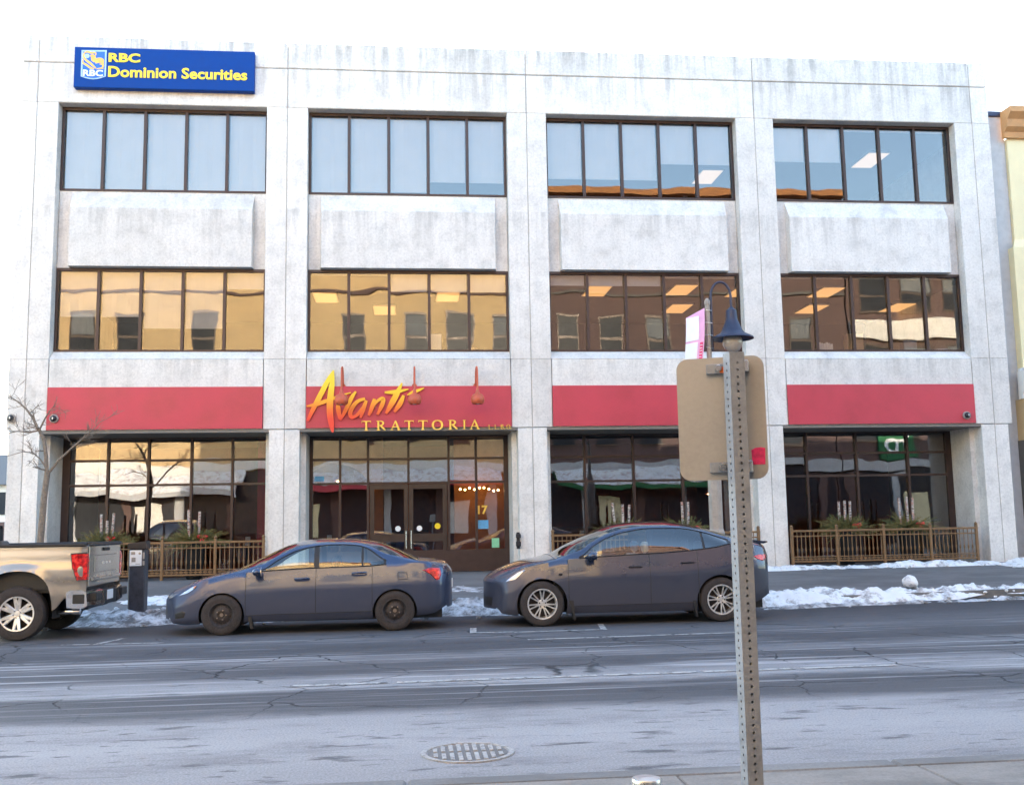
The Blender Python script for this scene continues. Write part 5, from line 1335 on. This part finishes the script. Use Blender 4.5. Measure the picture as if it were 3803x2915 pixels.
def wheel_proto(root, rt, wt, rr, style, hubm):
    w = bpy.data.objects.new('wheel', None); col.objects.link(w); w.parent = root; w.empty_display_size = .1
    h = wt / 2
    b = MB(); b.lathe([(rr - .012, -h * .92), (rr + .012, -h), (rr + (rt - rr) * .45, -h * 1.04), (rt - .022, -h * .93), (rt - .004, -h * .72), (rt, -h * .3), (rt, h * .3), (rt - .004, h * .72), (rt - .022, h * .93), (rr + .012, h), (rr - .012, h * .92)], (0, 0, 0), 'Y', 44, cap=False)
    b.build('tyre', 'tyre', w, 35)
    if style == 'steel':
        b = MB(); b.lathe([(rr + .005, -h * .90), (rr - .012, -h * .98), (rr - .03, -h * .75), (rr - .055, -h * .45), (rr * .62, -h * .55), (rr * .45, -h * .80), (rr * .30, -h * .82), (rr * .26, -h * .62), (.0, -h * .62)], (0, 0, 0), 'Y', 36, cap=False); rim = b.build('rim', 'steel_wheel', w, 35)
        b = MB()
        for k in range(12):
            a = k * math.pi / 6; b.lathe([(.017, -.004), (.017, .012)], (math.cos(a) * rr * .70, -h * .53, math.sin(a) * rr * .70), 'Y', 8)
        b.build('vent_hole', 'black_metal', rim)
        b = MB()
        for k in range(5):
            a = k * 2 * math.pi / 5; b.lathe([(.011, -.03), (.011, .0)], (math.cos(a) * rr * .37, -h * .80, math.sin(a) * rr * .37), 'Y', 6)
        b.lathe([(.028, -.012), (.032, .02)], (0, -h * .62, 0), 'Y', 12)
        b.build('wheel_nut', 'bark', rim)
    else:
        b = MB(); b.lathe([(rr + .006, -h * .90), (rr + .004, -h * 1.0), (rr - .016, -h * .98), (rr - .022, -h * .70), (rr - .035, h * .5), (rr - .02, h * .8)], (0, 0, 0), 'Y', 44, cap=False); rim = b.build('rim', hubm if style == 'twin' else 'steel_wheel', w, 35)
        b = MB(); b.lathe([(0, h * .05), (rr - .03, h * .05), (rr - .03, h * .2)], (0, 0, 0), 'Y', 32); b.lathe([(0, -.02), (rr * .72, -.02), (rr * .72, .01)], (0, h * .02, 0), 'Y', 28); b.build('brake_disc', 'steel_wheel', rim)
        n, pairs = (7, 2) if style == 'twin' else (6, 2)
        if style != 'twin':
            b = MB(); b.lathe([(rr + .006, -h * .93), (rr + .004, -h * 1.02), (rr - .018, -h * 1.0), (rr - .02, -h * .9)], (0, 0, 0), 'Y', 44, cap=False); b.build('rim_edge', hubm, rim, 35)
        for k in range(n):
            s = MB()
            a = math.pi / 2 + k * 2 * math.pi / n
            for q in (-1, 1):
                if style == 'twin':
                    a0, a1, w0, w1, r0 = a + q * .085 * 1.4, a + q * .155, .012, .0105, rr * .24
                else:
                    a0, a1, w0, w1, r0 = a + q * .07, a + q * .17, .034, .024, rr * .25
                p0 = Vector((math.cos(a0) * r0, 0, math.sin(a0) * r0)); p1 = Vector((math.cos(a1) * (rr - .014), 0, math.sin(a1) * (rr - .014)))
                d = (p1 - p0).normalized(); nn = Vector((-d.z, 0, d.x)); yf0, yf1, yb = -h * .72, -h * .90, .03
                vsx = []
                for (p, ww, yf) in ((p0, w0, yf0), (p1, w1, yf1)):
                    vsx += [p + nn * ww + Vector((0, yf + .012, 0)), p + nn * ww * .6 + Vector((0, yf, 0)), p - nn * ww * .6 + Vector((0, yf, 0)), p - nn * ww + Vector((0, yf + .012, 0)), p - nn * ww + Vector((0, yf + yb, 0)), p + nn * ww + Vector((0, yf + yb, 0))]
                s.add(vsx, [(k2, (k2 + 1) % 6, 6 + (k2 + 1) % 6, 6 + k2) for k2 in range(6)] + [(5, 4, 3, 2, 1, 0), (6, 7, 8, 9, 10, 11)])
            s.build('spoke', hubm, rim)
        b = MB(); b.lathe([(rr * .30, -h * .40), (rr * .30, -h * .68), (rr * .24, -h * .74), (rr * .15, -h * .70), (rr * .14, -h * .80), (0, -h * .82)], (0, 0, 0), 'Y', 24)
        b.build('hub', hubm, rim, 35)
        b = MB()
        for k in range(5 if style == 'twin' else 6):
            a = k * 2 * math.pi / (5 if style == 'twin' else 6) + .3; b.lathe([(.012, -.004), (.012, .02)], (math.cos(a) * rr * .22, -h * .745, math.sin(a) * rr * .22), 'Y', 8)
        b.build('wheel_nut', 'black_metal' if style == 'twin' else 'chrome', rim)
    return w
def add_wheels(root, axles, yw, rt, wt, rr, style, hubm='alloy'):
    first = None
    for k, x in enumerate(axles):
        for s in (-1, 1):
            if first is None: first = w = wheel_proto(root, rt, wt, rr, style, hubm)
            else: w = copy_tree(first, root)
            w.location = (x, s * yw, rt); w.rotation_euler = (0, .35 * k + (0 if s < 0 else .2), 0 if s < 0 else math.pi)
def liners(root, arches, W, depth=.34):
    for (cx, cz, a, b_, p) in arches:
        for s in (-1, 1):
            b = MB(); vs = []; n = 22
            for k in range(n + 1):
                t = R(-12 + 204 * k / n); c, sn = math.cos(t), math.sin(t)
                q = (abs(c) ** p + abs(sn) ** p) ** (-1 / p)
                x, z = cx + a * 1.0 * c * q, max(.14, cz + b_ * sn * q)
                vs += [(x, s * (W - .035), z), (x, s * (W - depth), z)]
            fs = [(2 * k, 2 * k + 2, 2 * k + 3, 2 * k + 1) for k in range(n)] + [tuple(2 * k + 1 for k in range(n + 1))]
            b.add(vs, fs); b.build('wheel_arch', 'plastic_black', root, 40)
            b = MB(); lip = []
            for k in range(n + 1):
                t = R(-4 + 188 * k / n); c, sn = math.cos(t), math.sin(t); q = (abs(c) ** p + abs(sn) ** p) ** (-1 / p)
                lip.append((cx + a * c * q, s * (W - .012), max(.17, cz + b_ * sn * q)))
def seats(root, rows, y, zf, h, mat='seat_fabric'):
    for x in rows:
        for s in (-1, 1):
            b = MB(); b.cbox(x, x + .5, s * y - .25, s * y + .25, zf, zf + .2, .05); b.build('seat', mat, root, 60)
            b = MB(); b.prism([(x + .42, zf + .15), (x + .60, zf + .12), (x + .78, zf + h), (x + .66, zf + h)], s * y - .23, s * y + .23); b.build('seat_back', mat, root)
            b = MB(); b.cbox(x + .70, x + .80, s * y - .12, s * y + .12, zf + h + .04, zf + h + .21, .03); b.tube([(x + .74, s * y - .05, zf + h - .02), (x + .75, s * y - .05, zf + h + .06)], .008, 6); b.tube([(x + .74, s * y + .05, zf + h - .02), (x + .75, s * y + .05, zf + h + .06)], .008, 6)
            b.build('headrest', mat, root, 60)
def mirrors(root, x, y, z, mat, sc=1.0):
    for s in (-1, 1):
        b = MB(); b.sphere((x + .03, s * (y + .10), z), .095 * sc, 14, 10, (.85, 1.15, .72)); 
        b.v = [(min(v[0], x + .085), v[1], v[2]) for v in b.v]
        m = b.build('mirror', mat, root, 50)
        b = MB(); b.tube([(x + .02, s * (y - .05), z - .05), (x + .03, s * (y + .06), z - .04)], [.03, .025], 8); b.build('mirror_arm', 'plastic_black', m, 50)
        b = MB(); b.lathe([(.0, 0), (.07 * sc, 0), (.07 * sc, .006)], (x + .086, s * (y + .10), z), 'X', 16); b.build('mirror_glass', 'chrome', m)

def sedan():
    t = thing('sedan', 'dusty blue grey saloon car with black steel wheels parked at the kerb', 'car', 'cars parked along the kerb', (-2.83, -7.745, 0))
    sp = dict(
        intake=(.31, .45), W=[(-.985, .66), (-.95, .74), (-.85, .815), (-.6, .862), (0, .882), (1.3, .888), (2.6, .886), (3.0, .872), (3.3, .84), (3.5, .79), (3.585, .72)],
        zb=[(-.985, .27), (-.9, .19), (-.6, .17), (-.2, .18), (.4, .19), (2.2, .20), (2.9, .22), (3.3, .25), (3.585, .36)],
        belt=[(-.985, .47), (-.9, .585), (-.75, .665), (-.5, .755), (-.2, .85), (.2, .925), (.58, .957), (1.3, .99), (2.2, 1.005), (2.52, 1.025), (2.9, 1.035), (3.3, 1.01), (3.5, .955), (3.585, .86)],
        rail=[(-.985, .485), (-.9, .60), (-.75, .68), (-.5, .77), (-.2, .865), (.2, .94), (.58, .972), (.85, 1.13), (1.13, 1.262), (1.453, 1.33), (1.778, 1.345), (2.08, 1.322), (2.25, 1.26), (2.52, 1.088), (2.7, 1.07), (3.0, 1.058), (3.3, 1.03), (3.5, .975), (3.585, .875)],
        wr=[(-.985, .52), (-.5, .72), (0, .78), (.58, .80), (.85, .73), (1.2, .655), (1.5, .625), (2.0, .62), (2.3, .66), (2.6, .76), (3.0, .775), (3.585, .6)],
        top=[(-.985, .53), (-.93, .61), (-.85, .665), (-.68, .735), (-.45, .835), (-.1, .93), (.15, .985), (.40, 1.10), (.73, 1.255), (.96, 1.355), (1.22, 1.42), (1.55, 1.44), (1.9, 1.432), (2.15, 1.41), (2.40, 1.36), (2.65, 1.268), (2.87, 1.172), (3.05, 1.105), (3.3, 1.075), (3.45, 1.04), (3.53, .98), (3.585, .90)],
        bow=[(-.985, .20), (-.7, .14), (-.3, 0), (3.1, 0), (3.4, -.10), (3.585, -.15)],
        cuts=[.10, .58, 1.12, 1.395, 1.475, 2.13, 2.165, 2.44, 2.52, 3.0, .36, 2.30, -.86],
        arches=[(0, .30, .345, .345, 2), (2.652, .30, .345, .345, 2)], side_min=.5,
        dlo=(.58, 2.52), lights=[(.62, 1.395), (1.475, 2.13), (2.165, 2.50)], dark_lights=(), screen=(.14, 1.10), rear=(2.36, 3.02), roofglass=None,
        bonnet=(-.86, .10), boot=(3.04, 3.5), doors=[(.36, 1.43), (1.43, 2.30)], seams=[.36, 1.43, 2.30], cross_seams=[-.86, .10, 3.03])
    sec, bow = loft_car(t, sp, 'sedan_paint')
    liners(t, sp['arches'], .885)
    add_wheels(t, (0, 2.652), .785, .31, .19, .198, 'steel')
    for s in (-1, 1):
        skin_patch(sec, bow, [(3.07, .925), (3.25, .963), (3.46, .95), (3.50, .85), (3.47, .77), (3.40, .765), (3.24, .855)], s, .014, 'tail_light', 'lens_red', t)
        skin_patch(sec, bow, [(-.82, .60), (-.70, .665), (-.50, .745), (-.40, .765), (-.47, .70), (-.62, .645)], s, .012, 'headlight', 'lens_clear', t)
        skin_patch(sec, bow, [(-.50, .735), (-.40, .765), (-.45, .71)], s, .016, 'side_lamp', 'lens_amber', t, 4)
        skin_patch(sec, bow, [(-.88, .26), (-.70, .28), (-.66, .36), (-.74, .39), (-.90, .34)], s, .008, 'fog_recess', 'plastic_black', t, 4)
        for x, z in ((1.22, .83), (2.10, .90)):
            y = [p for p in sec(x)[0] if p[1] < .99]; yy = max(p[0] for p in y)
            b = MB(); b.tube([(x - .11, s * (yy - .01), z), (x - .09, s * (yy + .028), z + .004), (x + .09, s * (yy + .028), z + .010), (x + .11, s * (yy - .01), z + .008)], [.014, .016, .016, .012], 8); b.build('door_handle', 'sedan_paint', t, 60)
        b = MB(); yy = .884; b.tube([(2.70, s * yy, .90), (2.84, s * (yy - .002), .905), (2.86, s * (yy - .004), .80), (2.71, s * yy, .79), (2.70, s * yy, .90)], .004, 5); b.build('fuel_flap', 'plastic_black', t, 60)
        for x in (.42,):
            b = MB(); b.add([(x - .03, s * .86, .30), (x + .03, s * .86, .30), (x + .06, s * .86, .09), (x + .02, s * .86, .09), (x - .03, s * .74, .30), (x + .03, s * .74, .30), (x + .06, s * .74, .09), (x + .02, s * .74, .09)], [(0, 1, 2, 3), (7, 6, 5, 4), (0, 4, 5, 1), (1, 5, 6, 2), (2, 6, 7, 3), (3, 7, 4, 0)]); b.build('mud_flap', 'plastic_black', t)
    mirrors(t, .52, .86, .955, 'sedan_paint')
    b = MB(); b.box(-.7, 3.4, -.60, .60, .17, .42); b.build('underbody', 'plastic_black', t)
    b = MB(); b.box(.1, .55, -.74, .74, .42, .92); b.build('dashboard', 'plastic_black', t)
    b = MB(); b.box(2.55, 3.1, -.7, .7, .42, 1.0); b.build('parcel_shelf', 'plastic_black', t)
    seats(t, (.95, 1.75), .37, .38, .55)
    b = MB(); b.cbox(3.56, 3.588, -.26, .26, .62, .76, .005); b.build('number_plate', 'white_card', t)
sedan()

def suv():
    t = thing('hatchback', 'dark grey sloping hatchback with silver alloy wheels parked at the kerb', 'car', 'cars parked along the kerb', (2.15, -7.69, 0))
    sp = dict(
        intake=(.33, .44), W=[(-.865, .70), (-.83, .78), (-.72, .86), (-.45, .915), (0, .935), (1.3, .942), (2.9, .945), (3.3, .93), (3.6, .88), (3.85, .80), (3.93, .74)],
        zb=[(-.865, .30), (-.8, .21), (-.5, .18), (.4, .19), (2.4, .19), (3.2, .24), (3.6, .30), (3.93, .42)],
        belt=[(-.865, .66), (-.8, .72), (-.6, .81), (-.3, .91), (.2, 1.01), (.62, 1.055), (1.3, 1.09), (2.2, 1.13), (2.9, 1.195), (3.12, 1.24), (3.5, 1.23), (3.8, 1.16), (3.93, 1.0)],
        rail=[(-.865, .675), (-.8, .735), (-.6, .825), (-.3, .925), (.2, 1.025), (.62, 1.072), (.85, 1.23), (1.1, 1.365), (1.4, 1.455), (1.83, 1.51), (2.3, 1.505), (2.75, 1.425), (3.12, 1.30), (3.4, 1.25), (3.8, 1.175), (3.93, 1.015)],
        wr=[(-.865, .55), (-.4, .76), (.2, .83), (.62, .85), (.9, .77), (1.3, .69), (1.8, .655), (2.4, .65), (2.9, .68), (3.2, .74), (3.6, .72), (3.93, .6)],
        top=[(-.865, .70), (-.82, .76), (-.63, .875), (-.28, 1.0), (.10, 1.075), (.28, 1.12), (.54, 1.262), (.9, 1.43), (1.14, 1.527), (1.4, 1.592), (1.75, 1.622), (2.1, 1.622), (2.45, 1.588), (2.93, 1.485), (3.29, 1.372), (3.55, 1.298), (3.75, 1.255), (3.86, 1.235), (3.90, 1.12), (3.93, 1.03)],
        bow=[(-.865, .22), (-.6, .14), (-.2, 0), (3.3, 0), (3.7, -.10), (3.93, -.16)],
        cuts=[.22, .62, 1.2, 1.73, 1.80, 2.66, 2.70, 3.08, 3.12, 2.75, .43, 2.55, -.80, 1.26, 3.66, 2.68],
        arches=[(0, .345, .405, .405, 2), (2.92, .345, .405, .405, 2)], side_min=.55,
        dlo=(.62, 3.12), lights=[(.68, 1.76), (1.765, 2.66), (2.70, 3.10)], dark_lights=(1, 2), screen=(.24, 1.22), rear=(2.75, 3.66), roofglass=(1.26, 2.68),
        bonnet=(-.80, .22), boot=None, doors=[(.43, 1.76), (1.76, 2.55)], seams=[.43, 1.76, 2.55], cross_seams=[-.80, .22, 1.24])
    sec, bow = loft_car(t, sp, 'suv_paint')
    liners(t, sp['arches'], .94)
    add_wheels(t, (0, 2.92), .825, .355, .225, .237, 'twin')
    for s in (-1, 1):
        skin_patch(sec, bow, [(-.74, .70), (-.62, .775), (-.42, .86), (-.24, .90), (-.34, .83), (-.52, .735)], s, .010, 'headlight', 'lens_clear', t)
        skin_patch(sec, bow, [(3.55, 1.03), (3.70, 1.06), (3.88, 1.055), (3.89, .98), (3.78, .95), (3.64, .985)], s, .012, 'tail_light', 'lens_red', t)
        for x, z in ((1.52, .905), (2.38, .955)):
            yy = max(p[0] for p in sec(x)[0]); b = MB(); b.cbox(x - .11, x + .11, s * (yy - .012) - .006, s * (yy - .012) + .006, z - .012, z + .012, .004); b.build('door_handle', 'black_metal', t)
        b = MB(); b.cbox(.27, .33, s * .938 - .012, s * .938 + .012, .80, .83, .005); b.build('side_camera', 'black_metal', t)
        for x in (.475, 2.47):
            b = MB(); w = .05; b.add([(x - .05, s * .93, .42), (x + .02, s * .93, .42), (x + .05, s * .93, .10), (x + .03, s * .93, .09), (x - .05, s * .78, .42), (x + .02, s * .78, .42), (x + .05, s * .78, .10), (x + .03, s * .78, .09)], [(0, 1, 2, 3), (7, 6, 5, 4), (0, 4, 5, 1), (1, 5, 6, 2), (2, 6, 7, 3), (3, 7, 4, 0)]); b.build('mud_flap', 'plastic_black', t)
    mirrors(t, .78, .92, 1.095, 'suv_paint', 1.05)
    b = MB(); b.box(-.6, 3.7, -.62, .62, .19, .48); b.build('underbody', 'plastic_black', t)
    b = MB(); b.box(.2, .7, -.8, .8, .45, 1.02); b.build('dashboard', 'plastic_black', t)
    seats(t, (1.05, 1.95), .40, .48, .60, 'white_paint')
    b = MB(); b.prism([(3.50, 1.30), (3.80, 1.268), (3.865, 1.265), (3.87, 1.245), (3.80, 1.225), (3.5, 1.25)], -.52, .52); b.build('spoiler', 'suv_paint', t)
    b = MB(); b.cbox(3.92, 3.945, -.26, .26, .70, .84, .005); b.build('number_plate', 'white_card', t)
suv()

def pickup():
    XA = -5.85          # rear axle
    t = thing('pickup_truck', 'champagne coloured pickup truck cut by the left edge of the picture', 'truck', 'cars parked along the kerb', (XA, -7.60, 0))
    HW = 1.02
    A = (0, .44, .50, .60, 2.6)
    # bed sides as curved skins
    for s in (-1, 1):
        nx, nz = 62, 26; xa, xb, z0, z1 = -.86, .985, .44, 1.40; vs = []
        for j in range(nz + 1):
            z = z0 + (z1 - z0) * j / nz
            for i in range(nx + 1):
                x = xa + (xb - xa) * i / nx
                q = (abs((x - A[0]) / A[2]) ** 2.2 + abs((z - A[1]) / A[3]) ** 2.2) ** (1 / 2.2)
                y = HW - .075 + .045 * smoothstep(.44, .70, z) + .022 * smoothstep(.80, .95, z) - .03 * smoothstep(1.05, 1.18, z) - .012 * smoothstep(1.2, 1.4, z) + .045 * max(0, 1 - abs(q - 1) / .26) ** 1.5
                y -= .05 * smoothstep(.86, .985, x) ** 2
                zz = z if not (x > .5 and z < .62) else max(z, .44 + .18 * smoothstep(.5, .7, x))
                vs.append((x, s * y, zz))
        fl = [((j * (nx + 1) + i, j * (nx + 1) + i + 1, (j + 1) * (nx + 1) + i + 1, (j + 1) * (nx + 1) + i), 0, 0, s) for j in range(nz) for i in range(nx)]
        fl = arch_cut(vs, fl, [A], 0)
        b = MB(); used = sorted({i for f in fl for i in f[0]}); mp = {i: q for q, i in enumerate(used)}
        b.add([vs[i] for i in used], [tuple(mp[i] for i in f[0]) for f in fl]); b.build('bed_side', 'truck_paint', t, 40)
        b = MB(); b.cbox(-.86, .98, s * .955 - .06, s * .955 + .045, 1.395, 1.445, .012); b.build('bed_rail', 'plastic_black', t)
        b = MB(); b.box(-.85, .93, s * .89 - .02, s * .89 + .02, .75, 1.394); b.build('inner_bed_wall', 'plastic_black', t)
        # tail light wrapping the corner
        b = MB(); y0 = s * (HW - .085)
        P = [(.775, 1.275), (.985, 1.285), (1.0, 1.20), (.995, .89), (.87, .885), (.80, 1.08)]
        vsx = [(x, s * (HW + .014 - (.065 if x > .95 else 0)), z) for x, z in P] + [(x, s * (HW - .14), z) for x, z in P]
        n = len(P); b.add(vsx, [tuple(range(n)), tuple(range(2 * n - 1, n - 1, -1))] + [(i, (i + 1) % n, n + (i + 1) % n, n + i) for i in range(n)]); tl = b.build('tail_light', 'lens_red', t)
        b = MB(); b.tube([(.77, s * (HW + .006), 1.283), (.99, s * (HW - .045), 1.293)], .011, 6); b.tube([(.77, s * (HW + .006), 1.283), (.795, s * (HW + .008), 1.08), (.868, s * (HW + .006), .878)], .009, 6); b.build('lamp_surround', 'black_metal', tl, 60)
    liners(t, [A], .99, .42)
    b = MB(); b.box(-.86, .93, -.87, .87, .70, .76); b.build('bed_floor', 'plastic_black', t)
    # tailgate with pressed relief
    b = MB(); b.cbox(.945, .995, -.86, .86, .775, 1.405, .012); tg = b.build('tailgate', 'truck_paint', t)
    b = MB(); b.cbox(.99, 1.008, -.62, .62, .98, 1.25, .012); b.build('tailgate_panel', 'truck_paint', tg)
    b = MB(); b.cbox(.96, 1.04, -.86, .86, 1.392, 1.43, .015); b.build('tailgate_spoiler', 'plastic_black', tg)
    b = MB(); b.cbox(.99, 1.03, -.80, .80, .855, .91, .012); b.build('tailgate_step', 'truck_paint', tg)
    b = MB(); b.cbox(1.004, 1.02, -.16, .16, 1.31, 1.36, .006); b.build('handle', 'black_metal', tg)
    b = MB()
    for k, y in enumerate((-.17, 0, .17)): b.cbox(1.006, 1.016, y - .06, y + .06, 1.10, 1.15, .004)
    b.build('badge', 'chrome', tg)
    # chrome step bumper with corner pockets
    for s in (-1, 1):
        P = [(.70, .70), (.76, .735), (1.03, .735), (1.10, .70), (1.12, .50), (1.05, .455), (.72, .47)]
        n = len(P); b = MB(); ys = (s * .995, s * .42)
        b.add([(x - (.10 if x > 1.0 else 0), ys[0], z) for x, z in P] + [(x, ys[1], z) for x, z in P], [tuple(range(n)), tuple(range(2 * n - 1, n - 1, -1))] + [(i, (i + 1) % n, n + (i + 1) % n, n + i) for i in range(n)])
        bp = b.build('bumper', 'chrome', t, 25)
        b = MB(); b.cbox(.80, .98, s * .985 - .018, s * .985 + .018, .53, .675, .01); b.build('bumper_pocket', 'plastic_black', bp)
        b = MB(); b.cbox(1.02, 1.125, s * .72 - .16, s * .72 + .16, .56, .69, .012); b.build('bumper_step', 'plastic_black', bp)
    b = MB(); b.cbox(.80, 1.08, -.42, .42, .47, .70, .02); b.build('plate_recess', 'plastic_black', bp)
    b = MB(); b.cbox(1.075, 1.09, -.16, .16, .54, .69, .004); b.build('number_plate', 'white_card', bp)
    b = MB(); b.tube([(.5, -.72, .40), (.82, -.78, .40)], .045, 12); b.lathe([(.05, 0), (.05, .10)], (.76, -.78, .40), 'X', 14); b.build('exhaust', 'chrome', t, 40)
    b = MB(); b.box(-2.9, .9, -.55, .55, .42, .66); b.build('chassis', 'plastic_black', t)
    b = MB(); b.tube([(0, -.8, .40), (0, .8, .40)], .06, 10); b.sphere((0, 0, .40), .16, 12, 8); b.build('axle', 'plastic_black', t, 50)
    add_wheels(t, (0, -3.74), .885, .405, .27, .255, 'chunky')
    # crew cab
    sp = dict(
        intake=(.5, .6), W=[(-4.70, .86), (-4.6, .94), (-4.4, .985), (-3.7, 1.0), (-2.2, 1.0), (-.92, .995), (-.90, .99)],
        zb=[(-4.70, .42), (-4.5, .38), (-3.7, .42), (-.9, .44)],
        belt=[(-4.70, 1.08), (-4.6, 1.16), (-4.3, 1.20), (-3.0, 1.24), (-2.4, 1.26), (-.9, 1.28)],
        rail=[(-4.70, 1.09), (-4.6, 1.175), (-4.3, 1.215), (-3.0, 1.26), (-2.85, 1.30), (-2.4, 1.62), (-2.1, 1.76), (-1.6, 1.80), (-1.1, 1.78), (-.94, 1.72), (-.9, 1.60)],
        wr=[(-4.7, .7), (-4.3, .88), (-3.0, .90), (-2.4, .78), (-2.0, .73), (-.9, .72)],
        top=[(-4.70, 1.13), (-4.6, 1.21), (-4.3, 1.28), (-3.1, 1.34), (-2.85, 1.42), (-2.4, 1.72), (-2.1, 1.87), (-1.6, 1.92), (-1.1, 1.90), (-.94, 1.84), (-.90, 1.70)],
        bow=[(-4.7, .12), (-4.3, 0), (-1, 0), (-.9, 0)], cuts=[-3.0, -2.85, -2.12, -1.98, -1.9, -1.0, -.95],
        arches=[(-3.74, .44, .50, .56, 2.4)], side_min=.5, dlo=(-2.85, -.95), lights=[(-2.75, -1.98), (-1.9, -1.0)], dark_lights=(0, 1), screen=(-2.95, -2.15), rear=None, roofglass=None,
        bonnet=(-4.6, -3.0), boot=None, doors=[(-2.9, -1.94), (-1.94, -.98)], seams=[-2.9, -1.94, -.98], cross_seams=[-3.0])
    sec, bow = loft_car(t, sp, 'truck_paint')
    liners(t, sp['arches'], .99, .40)
    b = MB(); b.cbox(-.905, -.885, -.66, .66, 1.36, 1.74, .05); b.build('rear_window', 'dark_pane', t)
    b = MB(); b.cbox(-4.74, -4.66, -.62, .62, .66, 1.06, .03); b.build('grille', 'chrome', t)
    for s in (-1, 1):
        b = MB(); b.cbox(-4.66, -4.50, s * .80 - .13, s * .80 + .13, .88, 1.06, .02); b.build('headlight', 'lens_clear', t)
        for x in (-2.15, -1.2):
            b = MB(); b.cbox(x - .10, x + .10, s * 1.005 - .02, s * 1.005 + .02, 1.08, 1.11, .008); b.build('door_handle', 'chrome', t)
    b = MB(); b.cbox(-4.78, -4.60, -.95, .95, .42, .62, .04); b.build('front_bumper', 'chrome', t)
    mirrors(t, -2.62, 1.02, 1.32, 'truck_paint', 1.4)
    seats(t, (-2.4, -1.5), .42, .66, .62)
pickup()
